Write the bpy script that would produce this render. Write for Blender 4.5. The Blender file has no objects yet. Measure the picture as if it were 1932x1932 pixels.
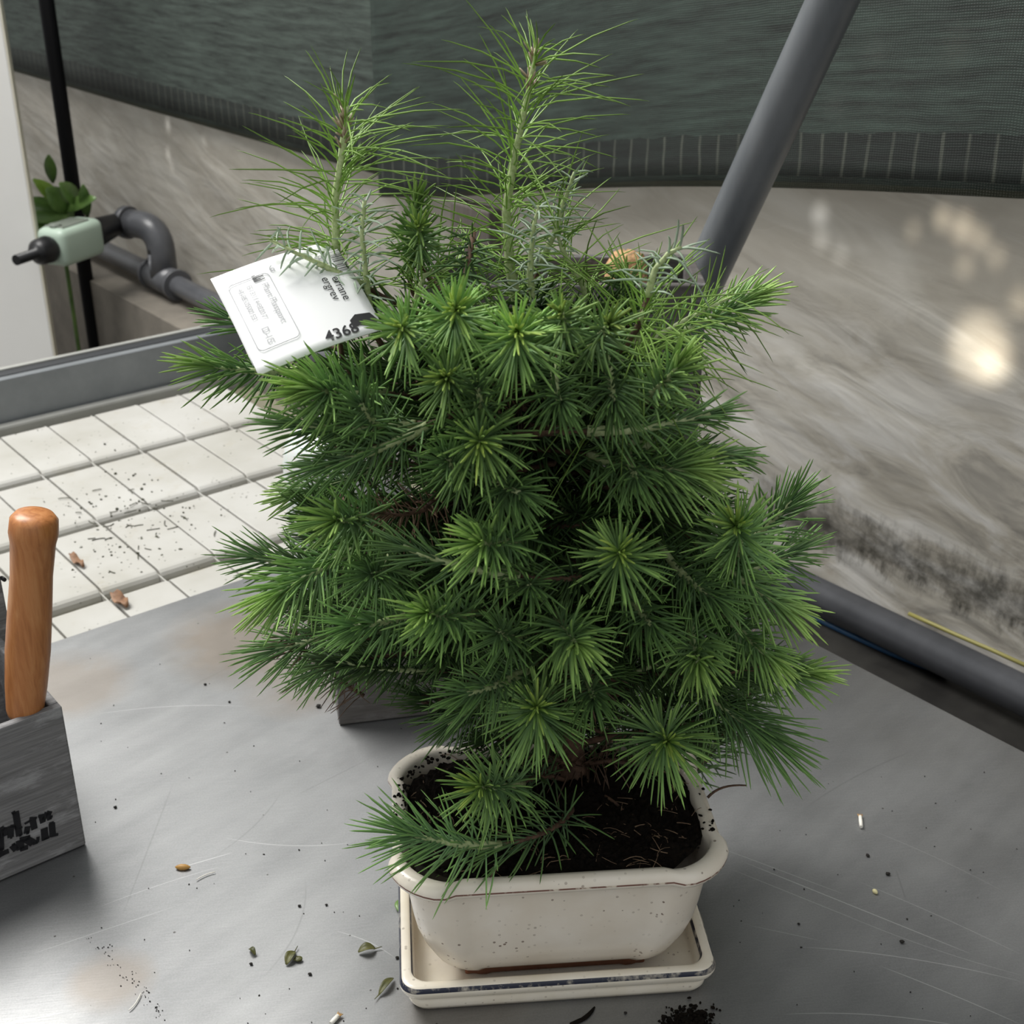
import bpy, bmesh, math, random
import numpy as np
from mathutils import Vector, Matrix

rng = np.random.default_rng(7)
random.seed(7)
S = bpy.context.scene
COL = S.collection

# ------------------------------------------------------------------ camera
FPX, TH, H = 2494.0, math.radians(25.6), 0.55      # table top is z = 0
cs, sn = math.cos(TH), math.sin(TH)
cam_d = bpy.data.cameras.new('camera')
cam_d.sensor_width = 36; cam_d.lens = 36 * FPX / 1932
cam_d.clip_start = 0.02
cam_d.dof.use_dof = True; cam_d.dof.focus_distance = 0.66; cam_d.dof.aperture_fstop = 24
cam = bpy.data.objects.new('camera', cam_d); COL.objects.link(cam)
cam.location = (0, 0, H); cam.rotation_euler = (math.pi / 2 - TH, 0, 0)
S.camera = cam
# ------------------------------------------------------------------ light
W = bpy.data.worlds.new('overcast_sky'); S.world = W; W.use_nodes = True
wn = W.node_tree.nodes; wl = W.node_tree.links
bg = wn['Background']
tc = wn.new('ShaderNodeTexCoord'); sx = wn.new('ShaderNodeSeparateXYZ'); cr = wn.new('ShaderNodeValToRGB')
mr = wn.new('ShaderNodeMapRange'); mr.inputs[1].default_value = -1; mr.inputs[2].default_value = 1
wl.new(tc.outputs['Generated'], sx.inputs[0]); wl.new(sx.outputs[2], mr.inputs[0]); wl.new(mr.outputs[0], cr.inputs[0])
cr.color_ramp.elements[0].position = 0.35; cr.color_ramp.elements[0].color = (.10, .10, .095, 1)
cr.color_ramp.elements[1].position = 0.85; cr.color_ramp.elements[1].color = (.74, .76, .78, 1)
e = cr.color_ramp.elements.new(0.5); e.color = (.40, .40, .385, 1)
wl.new(cr.outputs[0], bg.inputs[0]); bg.inputs[1].default_value = 0.95

def area(name, loc, target, size, power, color=(1, 1, 1)):
    d = bpy.data.lights.new(name, 'AREA'); d.shape = 'DISK'; d.size = size; d.energy = power; d.color = color
    o = bpy.data.objects.new(name, d); COL.objects.link(o); o.location = loc
    o.rotation_euler = (Vector(target) - Vector(loc)).to_track_quat('-Z', 'Y').to_euler()
    return o
area('roof_daylight', (-1.3, 1.6, 2.3), (0, .6, .1), 1.5, 82, (1, .985, .95))
area('sky_behind_film', (2.6, 3.2, 1.2), (.6, 1.3, .2), 1.6, 26, (1, .97, .9))
def dapple(b, z, ang, power, color=(1, .86, .62)):       # sunlight falling through outside foliage onto the film
    a2 = math.radians(38.7); e2 = Vector((-math.sin(a2), math.cos(a2), 0)); e1 = Vector((math.cos(a2), math.sin(a2), 0))
    d = bpy.data.lights.new('sun_fleck', 'SPOT'); d.energy = power * 7; d.spot_size = math.radians(ang); d.spot_blend = 1; d.shadow_soft_size = .01; d.color = color
    o = bpy.data.objects.new('sun_fleck', d); COL.objects.link(o)
    T = e1 * 1.055 + e2 * b + Vector((0, 0, z)); o.location = T + e1 * .9 + e2 * -.15 + Vector((0, 0, .5))
    o.rotation_euler = (T - o.location).to_track_quat('-Z', 'Y').to_euler()
for b_, z_, an_, pw_ in [(.633,.165,4.2,26), (.615,.155,2.5,22), (.668,.268,1.6,20), (.69,.272,1.2,20), (.648,.262,1.2,18), (.63,.25,1.0,16), (.60,.215,1.5,14), (.66,.235,1.2,12), (.83,.25,1.2,14), (.825,.225,1.1,12), (.80,.215,1.0,10), (.72,.255,.9,10), (.70,.42,2.0,10), (.62,.47,1.2,14), (.84,.40,1.3,10), (.52,.17,3.5,16), (2.313, .148, 1.2, 16), (2.326, .094, 1.2, 14), (2.316, .075, 1.0, 10), (2.164, .143, 1.0, 8), (.786, .406, 1.4, 16), (.825, .355, 1.6, 14)]:
    dapple(b_, z_, an_, pw_, (1, .9, .74) if b_ < .75 else (.95, .97, 1))
S.view_settings.view_transform = 'Standard'; S.view_settings.look = 'None'
S.view_settings.exposure = 0.14; S.view_settings.gamma = 1; S.view_settings.use_curve_mapping = False

# ------------------------------------------------------------------ geometry helpers
A2 = math.radians(38.7)
E2 = Vector((-math.sin(A2), math.cos(A2), 0)); E1 = Vector((math.cos(A2), math.sin(A2), 0))
def AB(a, b, z=0): return E1 * a + E2 * b + Vector((0, 0, z))
def ray(px, py):
    u, v = px - 966, py - 966
    return Vector((u, FPX * cs - v * sn, -FPX * sn - v * cs))
def onz(px, py, z=0):
    r = ray(px, py); return Vector((0, 0, H)) + r * ((z - H) / r.z)
def ony(px, py, Y):
    r = ray(px, py); return Vector((0, 0, H)) + r * (Y / r.y)
def ona(px, py, a):
    r = ray(px, py); return Vector((0, 0, H)) + r * (a / r.dot(E1))
def onb(px, py, b):
    r = ray(px, py); return Vector((0, 0, H)) + r * (b / r.dot(E2))

def link(name, me, mat=None, parent=None):
    o = bpy.data.objects.new(name, me); COL.objects.link(o)
    if mat:
        for m in (mat if isinstance(mat, (list, tuple)) else [mat]): me.materials.append(m)
    if parent:
        o.parent = parent; o.matrix_parent_inverse = Matrix.Identity(4)
        if parent.location.length > 0 or any(parent.rotation_euler):
            o.matrix_parent_inverse = parent_world(parent).inverted()
    return o
def parent_world(p):
    m = Matrix.LocRotScale(p.location, p.rotation_euler, p.scale)
    if p.parent: m = parent_world(p.parent) @ p.matrix_parent_inverse @ m
    return m
def tag(o, label, cat=None, group=None, kind=None):
    if label: o['label'] = label
    if cat: o['category'] = cat
    if group: o['group'] = group
    if kind: o['kind'] = kind
    return o
def thing(name, label, cat, loc=(0, 0, 0), group=None):
    o = bpy.data.objects.new(name, None); o.empty_display_size = .02; COL.objects.link(o); o.location = loc
    return tag(o, label, cat, group)
def bm_obj(name, bm, mat=None, parent=None, smooth=False):
    me = bpy.data.meshes.new(name); bmesh.ops.recalc_face_normals(bm, faces=bm.faces)
    if smooth:
        for f in bm.faces: f.smooth = True
    bm.to_mesh(me); bm.free(); return link(name, me, mat, parent)
def py_obj(name, v, f, mat=None, parent=None, smooth=False, col=None):
    me = bpy.data.meshes.new(name); me.from_pydata([tuple(x) for x in v], [], f)
    if smooth: me.polygons.foreach_set('use_smooth', [True] * len(me.polygons))
    if col is not None:
        ca = me.color_attributes.new('tint', 'FLOAT_COLOR', 'POINT')
        c4 = np.ones((len(v), 4), np.float32); c4[:, :3] = col; ca.data.foreach_set('color', c4.ravel())
    me.update(); return link(name, me, mat, parent)
def box(bm, o, ax, ay, az, bev=0, seg=2, mi=0):
    """box with corner o and edge vectors ax ay az"""
    vs = [bm.verts.new(o + ax * i + ay * j + az * k) for k in (0, 1) for j in (0, 1) for i in (0, 1)]
    fs = [bm.faces.new([vs[q] for q in f]) for f in ((0, 2, 3, 1), (4, 5, 7, 6), (0, 1, 5, 4), (2, 6, 7, 3), (0, 4, 6, 2), (1, 3, 7, 5))]
    for f in fs: f.material_index = mi
    if bev:
        es = list({e_ for f in fs for e_ in f.edges})
        r = bmesh.ops.bevel(bm, geom=es, offset=bev, segments=seg, affect='EDGES', profile=.5)
        for f in r['faces']: f.material_index = mi
    return fs
def tube(bm, pts, rad, n=16, caps=True, mi=0):
    pts = [Vector(p) for p in pts]; rs = rad if isinstance(rad, (list, tuple)) else [rad] * len(pts)
    rings = []; ref = None
    for i, p in enumerate(pts):
        d = (pts[min(i + 1, len(pts) - 1)] - pts[max(i - 1, 0)]).normalized()
        if ref is None: ref = d.orthogonal().normalized()
        u = (ref - d * ref.dot(d)).normalized(); ref = u; w = d.cross(u)
        rings.append([bm.verts.new(p + (u * math.cos(2 * math.pi * k / n) + w * math.sin(2 * math.pi * k / n)) * rs[i]) for k in range(n)])
    for a, b in zip(rings, rings[1:]):
        for k in range(n):
            f = bm.faces.new((a[k], a[(k + 1) % n], b[(k + 1) % n], b[k])); f.smooth = True; f.material_index = mi
    if caps:
        for r_ in (rings[0][::-1], rings[-1]):
            f = bm.faces.new(r_); f.material_index = mi
def bez(p0, p1, p2, n=8):
    return [p0 * (1 - t) ** 2 + p1 * 2 * t * (1 - t) + p2 * t * t for t in [i / (n - 1) for i in range(n)]]

# ------------------------------------------------------------------ materials
def mat(name, col=(.5, .5, .5), rough=.5, metal=0, **kw):
    m = bpy.data.materials.new(name); m.use_nodes = True
    p = m.node_tree.nodes['Principled BSDF']
    p.inputs['Base Color'].default_value = (*col, 1); p.inputs['Roughness'].default_value = rough
    p.inputs['Metallic'].default_value = metal
    for k, v in kw.items(): p.inputs[k].default_value = v
    return m
class N:
    """small node-building helper"""
    def __init__(s, m): s.m = m; s.t = m.node_tree; s.p = s.t.nodes['Principled BSDF']
    def new(s, ty, **kw):
        n = s.t.nodes.new(ty)
        for k, v in kw.items(): setattr(n, k, v)
        return n
    def set(s, sock, v):
        if isinstance(v, bpy.types.NodeSocket): s.t.links.new(v, sock)
        elif isinstance(v, (tuple, list)) and len(v) == 3 and sock.type == 'RGBA': sock.default_value = (*v, 1)
        else: sock.default_value = v
    def coord(s, kind='Object', scale=(1, 1, 1), rot=(0, 0, 0), loc=(0, 0, 0)):
        if kind == 'Position': o = s.new('ShaderNodeNewGeometry').outputs['Position']
        else: o = s.new('ShaderNodeTexCoord').outputs[kind]
        if any(rot):
            m0 = s.new('ShaderNodeMapping'); s.set(m0.inputs['Vector'], o); m0.inputs['Rotation'].default_value = rot; o = m0.outputs[0]
        mp = s.new('ShaderNodeMapping'); s.set(mp.inputs['Vector'], o)
        mp.inputs['Scale'].default_value = scale; mp.inputs['Location'].default_value = loc
        return mp.outputs[0]
    def noise(s, vec, scale=5, detail=4, rough=.55, dist=0):
        n = s.new('ShaderNodeTexNoise'); s.set(n.inputs['Vector'], vec)
        n.inputs['Scale'].default_value = scale; n.inputs['Detail'].default_value = detail
        n.inputs['Roughness'].default_value = rough; n.inputs['Distortion'].default_value = dist
        return n.outputs[0]
    def ramp(s, f, stops):
        r = s.new('ShaderNodeValToRGB'); s.set(r.inputs[0], f); el = r.color_ramp.elements
        while len(el) < len(stops): el.new(.5)
        for q, (p, c) in zip(el, stops):
            q.position = p; q.color = (*(c if isinstance(c, (tuple, list)) else (c, c, c)), 1)
        return r.outputs[0]
    def math(s, op, a, b=0.0, clamp=False):
        n = s.new('ShaderNodeMath', operation=op, use_clamp=clamp); s.set(n.inputs[0], a); s.set(n.inputs[1], b); return n.outputs[0]
    def mix(s, f, a, b, blend='MIX'):
        n = s.new('ShaderNodeMix', data_type='RGBA', blend_type=blend); s.set(n.inputs[0], f); s.set(n.inputs[6], a); s.set(n.inputs[7], b); return n.outputs[2]
    def bump(s, h, dist=.001, strength=1.0):
        b = s.new('ShaderNodeBump'); s.set(b.inputs['Height'], h); b.inputs['Distance'].default_value = dist; b.inputs['Strength'].default_value = strength
        s.t.links.new(b.outputs[0], s.p.inputs['Normal']); return b.outputs[0]
    def col(s, c): s.set(s.p.inputs['Base Color'], c)
    def sep(s, v):
        n = s.new('ShaderNodeSeparateXYZ'); s.set(n.inputs[0], v); return n.outputs

ROT = A2   # rotation of table frame

def m_table():
    m = mat('brushed_steel', rough=.42, metal=.85); n = N(m)
    v = n.coord('Position', rot=(0, 0, -ROT))
    big = n.noise(n.coord('Position', rot=(0, 0, -ROT - .15), scale=(1, 5, 1)), 5, 5, .6)
    streak = n.noise(n.coord('Position', rot=(0, 0, -.16), scale=(8, 150, 1)), 6, 4, .7)
    fine = n.noise(n.coord('Position'), 900, 2, .6)
    c = n.ramp(big, [(.3, (.23, .233, .236)), (.7, (.32, .323, .323))])
    c = n.mix(n.ramp(streak, [(.45, 0), (.8, .3)]), c, (.40, .40, .395))
    c = n.mix(.18, c, n.ramp(fine, [(.3, (.15, .15, .15)), (.7, (.36, .36, .36))]))
    # long curved scratches: (px, py) start and end as seen on the sheet
    scr = [((1400,1625),(1840,1803),.0,.9), ((1620,1660),(1932,1800),.01,.45), ((1500,1775),(1932,1842),.02,.7), ((1660,1820),(1930,1932),.01,.8),
           ((1380,1640),(1640,1745),.0,.5), ((1470,1900),(1860,1932),.03,.8), ((1360,1600),(1600,1690),.0,.5), ((1560,1720),(1932,1850),-.02,.4),
           ((420,1590),(660,1600),-.05,.5), ((180,1340),(470,1325),.03,.5), ((640,1752),(750,1802),.1,.5), ((330,1640),(440,1608),.0,.6),
           ((60,1800),(330,1710),.0,.35), ((180,1710),(420,1630),.02,.35), ((10,1932),(120,1910),.0,.4), ((1410,1745),(1550,1775),0,.4), ((1640,1560),(1900,1680),.02,.3)]
    acc = None
    def line(p, q, k, w):
        P0, P1 = onz(*p), onz(*q); mid = (P0 + P1) / 2; d = P1 - P0; L = d.length; an = math.atan2(d.y, d.x)
        ca, sa = math.cos(-an), math.sin(-an)
        mp = n.new('ShaderNodeMapping'); n.set(mp.inputs['Vector'], n.new('ShaderNodeNewGeometry').outputs['Position'])
        mp.inputs['Rotation'].default_value = (0, 0, -an)
        mp.inputs['Location'].default_value = (-(ca * mid.x - sa * mid.y), -(sa * mid.x + ca * mid.y), 0)
        X, Y, _ = n.sep(mp.outputs[0])
        yy = n.math('ADD', Y, n.math('MULTIPLY', n.math('MULTIPLY', X, X), k * 60))
        a = n.math('SUBTRACT', 1, n.math('DIVIDE', n.math('ABSOLUTE', yy), w), clamp=True)
        e_ = n.math('SUBTRACT', 1, n.math('POWER', n.math('DIVIDE', n.math('ABSOLUTE', X), L / 2), 4), clamp=True)
        return n.math('MULTIPLY', a, e_)
    for p, q, k, s_ in scr:
        v_ = n.math('MULTIPLY', line(p, q, k, .00045), s_)
        acc = v_ if acc is None else n.math('MAXIMUM', acc, v_)
    c = n.mix(n.math('MULTIPLY', acc, .7), c, (.75, .75, .74))
    acc = None
    for p, q, k in [((415,1620),(540,1500),-.06), ((520,1850),(600,1660),-.08), ((1510,1520),(1720,1410),.02), ((230,1730),(330,1470),.0), ((560,1500),(700,1430),0), ((370,1290),(450,1250),0), ((1690,1640),(1710,1700),0)]:
        v_ = line(p, q, k, .0008); acc = v_ if acc is None else n.math('MAXIMUM', acc, v_)
    c = n.mix(n.math('MULTIPLY', acc, .35), c, (.14, .14, .14))
    # brown dried dirt patches
    for (px, py, r_, st) in [(470,1205,.085,.75), (130,1290,.06,.55), (210,1850,.03,.5), (560,1300,.05,.5), (880,1905,.05,.25)]:
        P0 = onz(px, py); g = n.new('ShaderNodeVectorMath', operation='DISTANCE')
        n.set(g.inputs[0], n.new('ShaderNodeNewGeometry').outputs['Position']); g.inputs[1].default_value = P0
        f = n.math('SUBTRACT', 1, n.math('DIVIDE', g.outputs['Value'], r_), clamp=True)
        nz = n.noise(v, 22, 6, .65)
        f = n.math('MULTIPLY', n.ramp(n.math('MULTIPLY', f, n.math('MULTIPLY', nz, 2.2)), [(.1, 0), (.6, 1)]), st)
        c = n.mix(f, c, (.26, .22, .18))
    # fine specks
    vo = n.new('ShaderNodeTexVoronoi'); vo.inputs['Scale'].default_value = 75; n.set(vo.inputs['Vector'], v)
    msk = n.math('MULTIPLY', n.math('LESS_THAN', vo.outputs['Distance'], .055), n.math('GREATER_THAN', n.sep(vo.outputs['Color'])[0], .8))
    c = n.mix(n.math('MULTIPLY', msk, .8), c, (.05, .045, .04))
    n.col(c)
    n.set(n.p.inputs['Roughness'], n.ramp(n.noise(v, 14, 5, .6), [(.3, .42), (.7, .55)]))
    n.bump(streak, .00012, .4)
    return m

def m_film():
    m = mat('clear_film', (.4, .385, .35), .3); n = N(m)
    v = n.coord('Object')
    X, Y, Z = n.sep(v)
    w1 = n.noise(n.coord('Object', rot=(0, .18, 0), scale=(.8, 1, 3.2)), 3.2, 3, .45, .5)
    w2 = n.noise(n.coord('Object', rot=(0, .22, 0), scale=(1, 1, 4.5)), 4.5, 3, .5, 1.0)
    cl = n.noise(n.coord('Object', scale=(.7, 1, 1.6)), 5, 6, .6, .5)
    w3 = n.noise(n.coord('Object', rot=(0, .2, 0), scale=(1, 1, 3)), 9, 5, .6, 1.0)
    c = n.ramp(cl, [(.3, (.32, .295, .25)), (.72, (.47, .44, .385))])
    c = n.mix(n.ramp(w2, [(.5, 0), (.72, .55)]), c, (.58, .56, .51))  # pale streaks paint wrinkle highlights into the film colour
    low = n.math('MULTIPLY', n.ramp(n.math('ADD', Z, n.math('MULTIPLY', cl, .12)), [(.12, 1), (.26, 0)]), n.ramp(n.math('MULTIPLY', X, .5), [(.45, 1), (.6, .25)]))
    c = n.mix(n.math('MULTIPLY', low, n.ramp(w3, [(.45, 0), (.62, .6)])), c, (.60, .59, .57))  # bright and dark faces of the crumples put into the colour
    c = n.mix(n.math('MULTIPLY', low, n.ramp(w3, [(.32, .5), (.45, 0)])), c, (.15, .145, .135))
    # mould band low on the near stretch of the film
    edge = n.math('ADD', Z, n.math('MULTIPLY', n.math('SUBTRACT', n.noise(n.coord('Object', scale=(3, 1, 1)), 16, 7, .75), .5), .09))
    band = n.ramp(n.math('ADD', edge, .2), [(0, 0), (.095, 0), (.112, .9), (.14, .8), (.165, 0)])
    mask = n.ramp(X, [(.0, 1), (.80, 1), (.95, 0)])
    patch = n.ramp(n.noise(v, 30, 6, .7), [(.35, .3), (.6, 1)])
    c = n.mix(n.math('MULTIPLY', n.math('MULTIPLY', band, mask), patch), c, (.03, .028, .022))
    n.col(c); n.set(n.p.inputs['Roughness'], n.ramp(w1, [(.35, .16), (.65, .34)]))
    n.bump(n.math('ADD', w1, n.math('MULTIPLY', n.math('ADD', w2, n.math('MULTIPLY', w3, .35)), .35)), .016, .8)
    tr = n.new('ShaderNodeBsdfTranslucent'); n.set(tr.inputs['Color'], c)
    mx = n.new('ShaderNodeMixShader'); mx.inputs[0].default_value = .35
    out = n.t.nodes['Material Output']
    n.t.links.new(n.p.outputs[0], mx.inputs[1]); n.t.links.new(tr.outputs[0], mx.inputs[2]); n.t.links.new(mx.outputs[0], out.inputs[0])
    return m

def m_net(name, thread, cover):
    m = mat(name, thread, .55); n = N(m)
    uv = n.new('ShaderNodeTexCoord').outputs['UV']; X, Y, _ = n.sep(uv)
    wob = n.math('MULTIPLY', n.noise(n.coord('UV'), 6, 3), .02)
    def wave(a, per): return n.math('ADD', n.math('MULTIPLY', n.math('SINE', n.math('MULTIPLY', n.math('ADD', a, wob), 2 * math.pi / per)), .5), .5)
    hx = wave(X, .0026); hy = wave(Y, .0021)
    hole = n.math('MULTIPLY', n.math('GREATER_THAN', hx, .62), n.math('GREATER_THAN', hy, .55))
    rows = n.ramp(n.noise(n.coord('UV', scale=(.6, 7, 1)), 16, 6, .75), [(.35, .45), (.68, 2.3)])
    tick = n.math('GREATER_THAN', n.math('SINE', n.math('ADD', n.math('MULTIPLY', X, 2 * math.pi / .026), n.math('MULTIPLY', n.noise(n.coord('UV'), 14, 2), 2.2))), .93)
    inband = n.math('MULTIPLY', n.math('GREATER_THAN', Y, .012), n.math('LESS_THAN', n.math('ADD', Y, n.math('MULTIPLY', n.noise(n.coord('UV'), 40, 3), .012)), .058))
    c = n.mix(1, thread, rows, 'MULTIPLY')
    c = n.mix(n.math('MULTIPLY', inband, .72), c, (.006, .007, .006))
    c = n.mix(n.math('MULTIPLY', n.math('MULTIPLY', inband, n.math('MULTIPLY', tick, n.noise(n.coord('UV'), 30, 2))), .8), c, (.13, .14, .11))
    c = n.mix(n.math('MULTIPLY', n.math('LESS_THAN', Y, .006), .5), c, (.09, .09, .05))
    n.col(c)
    nz = n.ramp(n.noise(n.coord('UV', scale=(1, .35, 1)), 11, 5, .6), [(.35, .55), (.7, 1)])
    tp = n.new('ShaderNodeBsdfTransparent'); mx = n.new('ShaderNodeMixShader')
    n.set(mx.inputs[0], n.math('MULTIPLY', n.math('MULTIPLY', hole, nz), n.math('SUBTRACT', cover, n.math('MULTIPLY', inband, cover * .8))))
    n.t.links.new(n.p.outputs[0], mx.inputs[1]); n.t.links.new(tp.outputs[0], mx.inputs[2]); n.t.links.new(mx.outputs[0], n.t.nodes['Material Output'].inputs[0])
    n.bump(n.math('MAXIMUM', hx, hy), .0005, .6)
    return m

def m_wood(name, dark, light, rot=0, scale=(4, 60, 60), rough=.7, white=0.0):
    m = mat(name, rough=rough); n = N(m)
    g = n.noise(n.coord('Position', rot=(0, 0, rot), scale=scale), 3, 6, .65, .3)
    c = n.ramp(g, [(.28, dark), (.72, light)])
    if white:
        w = n.noise(n.coord('Position', rot=(0, 0, rot), scale=(1, 3, 3)), 26, 6, .7)
        c = n.mix(n.ramp(w, [(.53, 0), (.66, white)]), c, (.58, .58, .59))
    n.col(c); n.bump(g, .0006, .7); return m

def m_speck(name, base, base2, rough=.28, dots=.5, spec=.5):
    m = mat(name, base, rough); n = N(m); v = n.coord('Object')
    c = n.mix(n.ramp(n.noise(v, 35, 4), [(.3, 0), (.7, 1)]), base, base2)
    vo = n.new('ShaderNodeTexVoronoi'); vo.inputs['Scale'].default_value = 330; n.set(vo.inputs['Vector'], v)
    msk = n.math('MULTIPLY', n.math('LESS_THAN', vo.outputs['Distance'], .26), n.math('GREATER_THAN', n.sep(vo.outputs['Color'])[0], .72))
    clus = n.ramp(n.noise(v, 40, 3), [(.45, .15), (.62, 1)])
    c = n.mix(n.math('MULTIPLY', n.math('MULTIPLY', msk, clus), dots), c, (.16, .10, .07))
    n.col(c); return m

def m_noise(name, c1, c2, scale=20, rough=.6, bump=0.0, detail=5, stretch=(1, 1, 1), metal=0):
    m = mat(name, c1, rough, metal); n = N(m); g = n.noise(n.coord('Position', scale=stretch), scale, detail, .65)
    n.col(n.ramp(g, [(.32, c1), (.68, c2)]))
    if bump: n.bump(g, bump, .8)
    return m

def m_needle():
    m = mat('needle_green', rough=.42); n = N(m)
    a = n.new('ShaderNodeVertexColor', layer_name='tint').outputs[0]
    n.col(a); n.p.inputs['Specular IOR Level'].default_value = .35
    tr = n.new('ShaderNodeBsdfTranslucent'); n.set(tr.inputs['Color'], a)
    mx = n.new('ShaderNodeMixShader'); mx.inputs[0].default_value = .15
    n.t.links.new(n.p.outputs[0], mx.inputs[1]); n.t.links.new(tr.outputs[0], mx.inputs[2]); n.t.links.new(mx.outputs[0], n.t.nodes['Material Output'].inputs[0])
    return m

M = dict(
    table=m_table(), film=m_film(),
    net=m_net('dark_green_weave', (.021, .032, .026), .8), net_left=m_net('grey_green_weave', (.034, .045, .038), .1),
    pvc=m_noise('grey_pvc', (.06, .062, .068), (.10, .102, .11), 12, .33),
    pvc_pole=m_noise('grey_pvc_pole', (.105, .115, .125), (.16, .17, .18), 9, .38, stretch=(3, 3, .5)),
    black=mat('black_plastic', (.006, .006, .007), .4), blackrod=mat('black_paint', (.003, .003, .004), .6, **{'Specular IOR Level': .2}),
    concrete=m_noise('concrete', (.13, .115, .095), (.23, .205, .17), 9, .85, .002),
    ledge=m_noise('shaded_ledge', (.012, .011, .010), (.035, .033, .029), 14, .5, .002),  # near-black base paints in the shade beside the table edge
    floor=m_noise('floor_concrete', (.12, .115, .105), (.2, .19, .175), 4, .85, .002),
    white=m_noise('white_panel_paint', (.78, .77, .74), (.84, .83, .80), 3, .5),
    cream=mat('panel_edge', (.72, .68, .56), .6),
    alu=m_noise('bench_aluminium', (.17, .185, .195), (.24, .255, .265), 10, .5, metal=.3),
    gasket=mat('dark_gasket', (.03, .032, .036), .5),
    tile=None, mint=mat('mint_plastic', (.42, .52, .43), .4), grey_lens=mat('grey_lens', (.22, .24, .21), .2),
    crate=m_wood('greywashed_wood', (.12, .117, .118), (.27, .265, .265), -A2, (7, 170, 210), .75, .35),
    crate_b=m_wood('grey_wood', (.09, .082, .078), (.16, .15, .142), -.21, (7, 150, 190), .75, .15),
    crate_c=m_wood('brown_grey_wood', (.05, .045, .042), (.12, .108, .1), 0, (6, 60, 60), .75, .25),
    ink=mat('stencil_ink', (.004, .004, .006), .7),
    handle=None, steel=mat('ferrule_steel', (.4, .4, .41), .35, .9), darksteel=mat('tool_steel', (.04, .04, .045), .4, .8),
    glaze=m_speck('cream_glaze', (.80, .715, .59), (.88, .81, .70), .25, .85),
    tray=m_speck('cream_tray_glaze', (.76, .69, .55), (.86, .80, .69), .25, .5),
    navy=None, rimline=None,
    terra=m_noise('terracotta', (.16, .06, .03), (.24, .095, .05), 60, .8, .0005),
    soil=None, needle=m_needle(),
    stem=m_noise('green_stem', (.30, .38, .15), (.55, .62, .34), 500, .55),
    bark=m_noise('brown_bark', (.05, .028, .018), (.16, .09, .055), 220, .85, .0008),
    paper=mat('white_card', (.9, .9, .9), .5), print_=mat('black_print', (.01, .01, .012), .6), print_grey=mat('grey_print', (.42, .42, .44), .6),
    milky=mat('milky_plastic', (.62, .66, .64), .35, **{'Subsurface Weight': .3}),
    coir=m_noise('coir_fibre', (.34, .17, .07), (.74, .48, .25), 130, .9, .002, stretch=(3, 3, .5)),
    blue=mat('blue_cable', (.01, .06, .14), .4), yellow=mat('yellow_hose', (.30, .27, .08), .5),
    leaf=m_noise('leaf_green', (.06, .13, .03), (.16, .27, .07), 20, .35), leaf2=mat('leaf_light', (.26, .42, .06), .4),
    dry=m_noise('dry_olive_leaf', (.045, .05, .012), (.13, .125, .035), 150, .5), root=mat('white_root', (.85, .82, .74), .6), seed=mat('tan_seed', (.5, .27, .07), .45),
    seed2=mat('pale_seed', (.66, .6, .33), .5), brownleaf=m_noise('brown_leaf', (.12, .055, .025), (.34, .18, .09), 120, .6),
    speck=mat('dark_speck', (.012, .01, .008), .9), dirt=m_noise('dried_dirt', (.22, .19, .15), (.36, .32, .26), 200, .9),
)
def _tile():
    m = mat('ivory_foam', (.6, .58, .52), .55); n = N(m); v = n.coord('Position')
    c = n.ramp(n.noise(v, 9, 5), [(.3, (.41, .395, .35)), (.7, (.53, .52, .49))])
    c = n.mix(n.ramp(n.noise(v, 26, 6, .7), [(.58, 0), (.75, .5)]), c, (.38, .34, .25))
    vo = n.new('ShaderNodeTexVoronoi'); vo.inputs['Scale'].default_value = 210; n.set(vo.inputs['Vector'], v)
    c = n.mix(n.math('MULTIPLY', n.math('MULTIPLY', n.math('LESS_THAN', vo.outputs['Distance'], .22), n.math('GREATER_THAN', n.sep(vo.outputs['Color'])[0], .8)), n.ramp(n.noise(v, 14, 3), [(.45, 0), (.6, .8)])), c, (.12, .11, .085))
    z = n.sep(v)[2]
    c = n.mix(n.ramp(n.math('MULTIPLY', n.math('ADD', z, .05), 50), [(.2, 1), (.6, 0)]), c, (.20, .185, .13))   # brownish joints, their soft shade put into the colour
    n.col(c); return m
M['tile'] = _tile()
def _handle():
    m = mat('varnished_handle', rough=.35); n = N(m)
    g = n.noise(n.coord('Object', scale=(60, 60, 5)), 5, 5, .6, .4)
    n.col(n.ramp(g, [(.25, (.34, .12, .035)), (.5, (.5, .195, .062)), (.78, (.62, .29, .11))])); n.bump(g, .0002, .4); return m
M['handle'] = _handle()
def _broken(name, ink, base, lo, hi, sc=70):
    m = mat(name, ink, .3); n = N(m); g = n.noise(n.coord('Object'), sc, 5, .7)
    n.col(n.ramp(g, [(lo, ink), (hi, base)])); return m
M['navy'] = _broken('worn_navy_edge', (.012, .016, .035), (.5, .46, .38), .52, .68)
M['rimline'] = _broken('worn_brown_edge', (.20, .095, .07), (.74, .65, .52), .54, .64, 90)
def _soil():
    m = mat('black_peat', (.008, .006, .004), .95); n = N(m); v = n.coord('Position')
    g = n.noise(v, 350, 6, .75)
    n.col(n.ramp(g, [(.35, (.004, .003, .0025)), (.62, (.016, .011, .007)), (.8, (.09, .06, .035))])); n.bump(g, .003, 1); n.p.inputs['Specular IOR Level'].default_value = .15; return m
M['soil'] = _soil()

# ================================================================== setting
bm = bmesh.new(); box(bm, AB(-3, -2, -.9), E1 * 5.5, E2 * 8, Vector((0, 0, .05)))
tag(bm_obj('floor', bm, M['floor']), 'grey concrete greenhouse floor', kind='structure')
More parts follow.
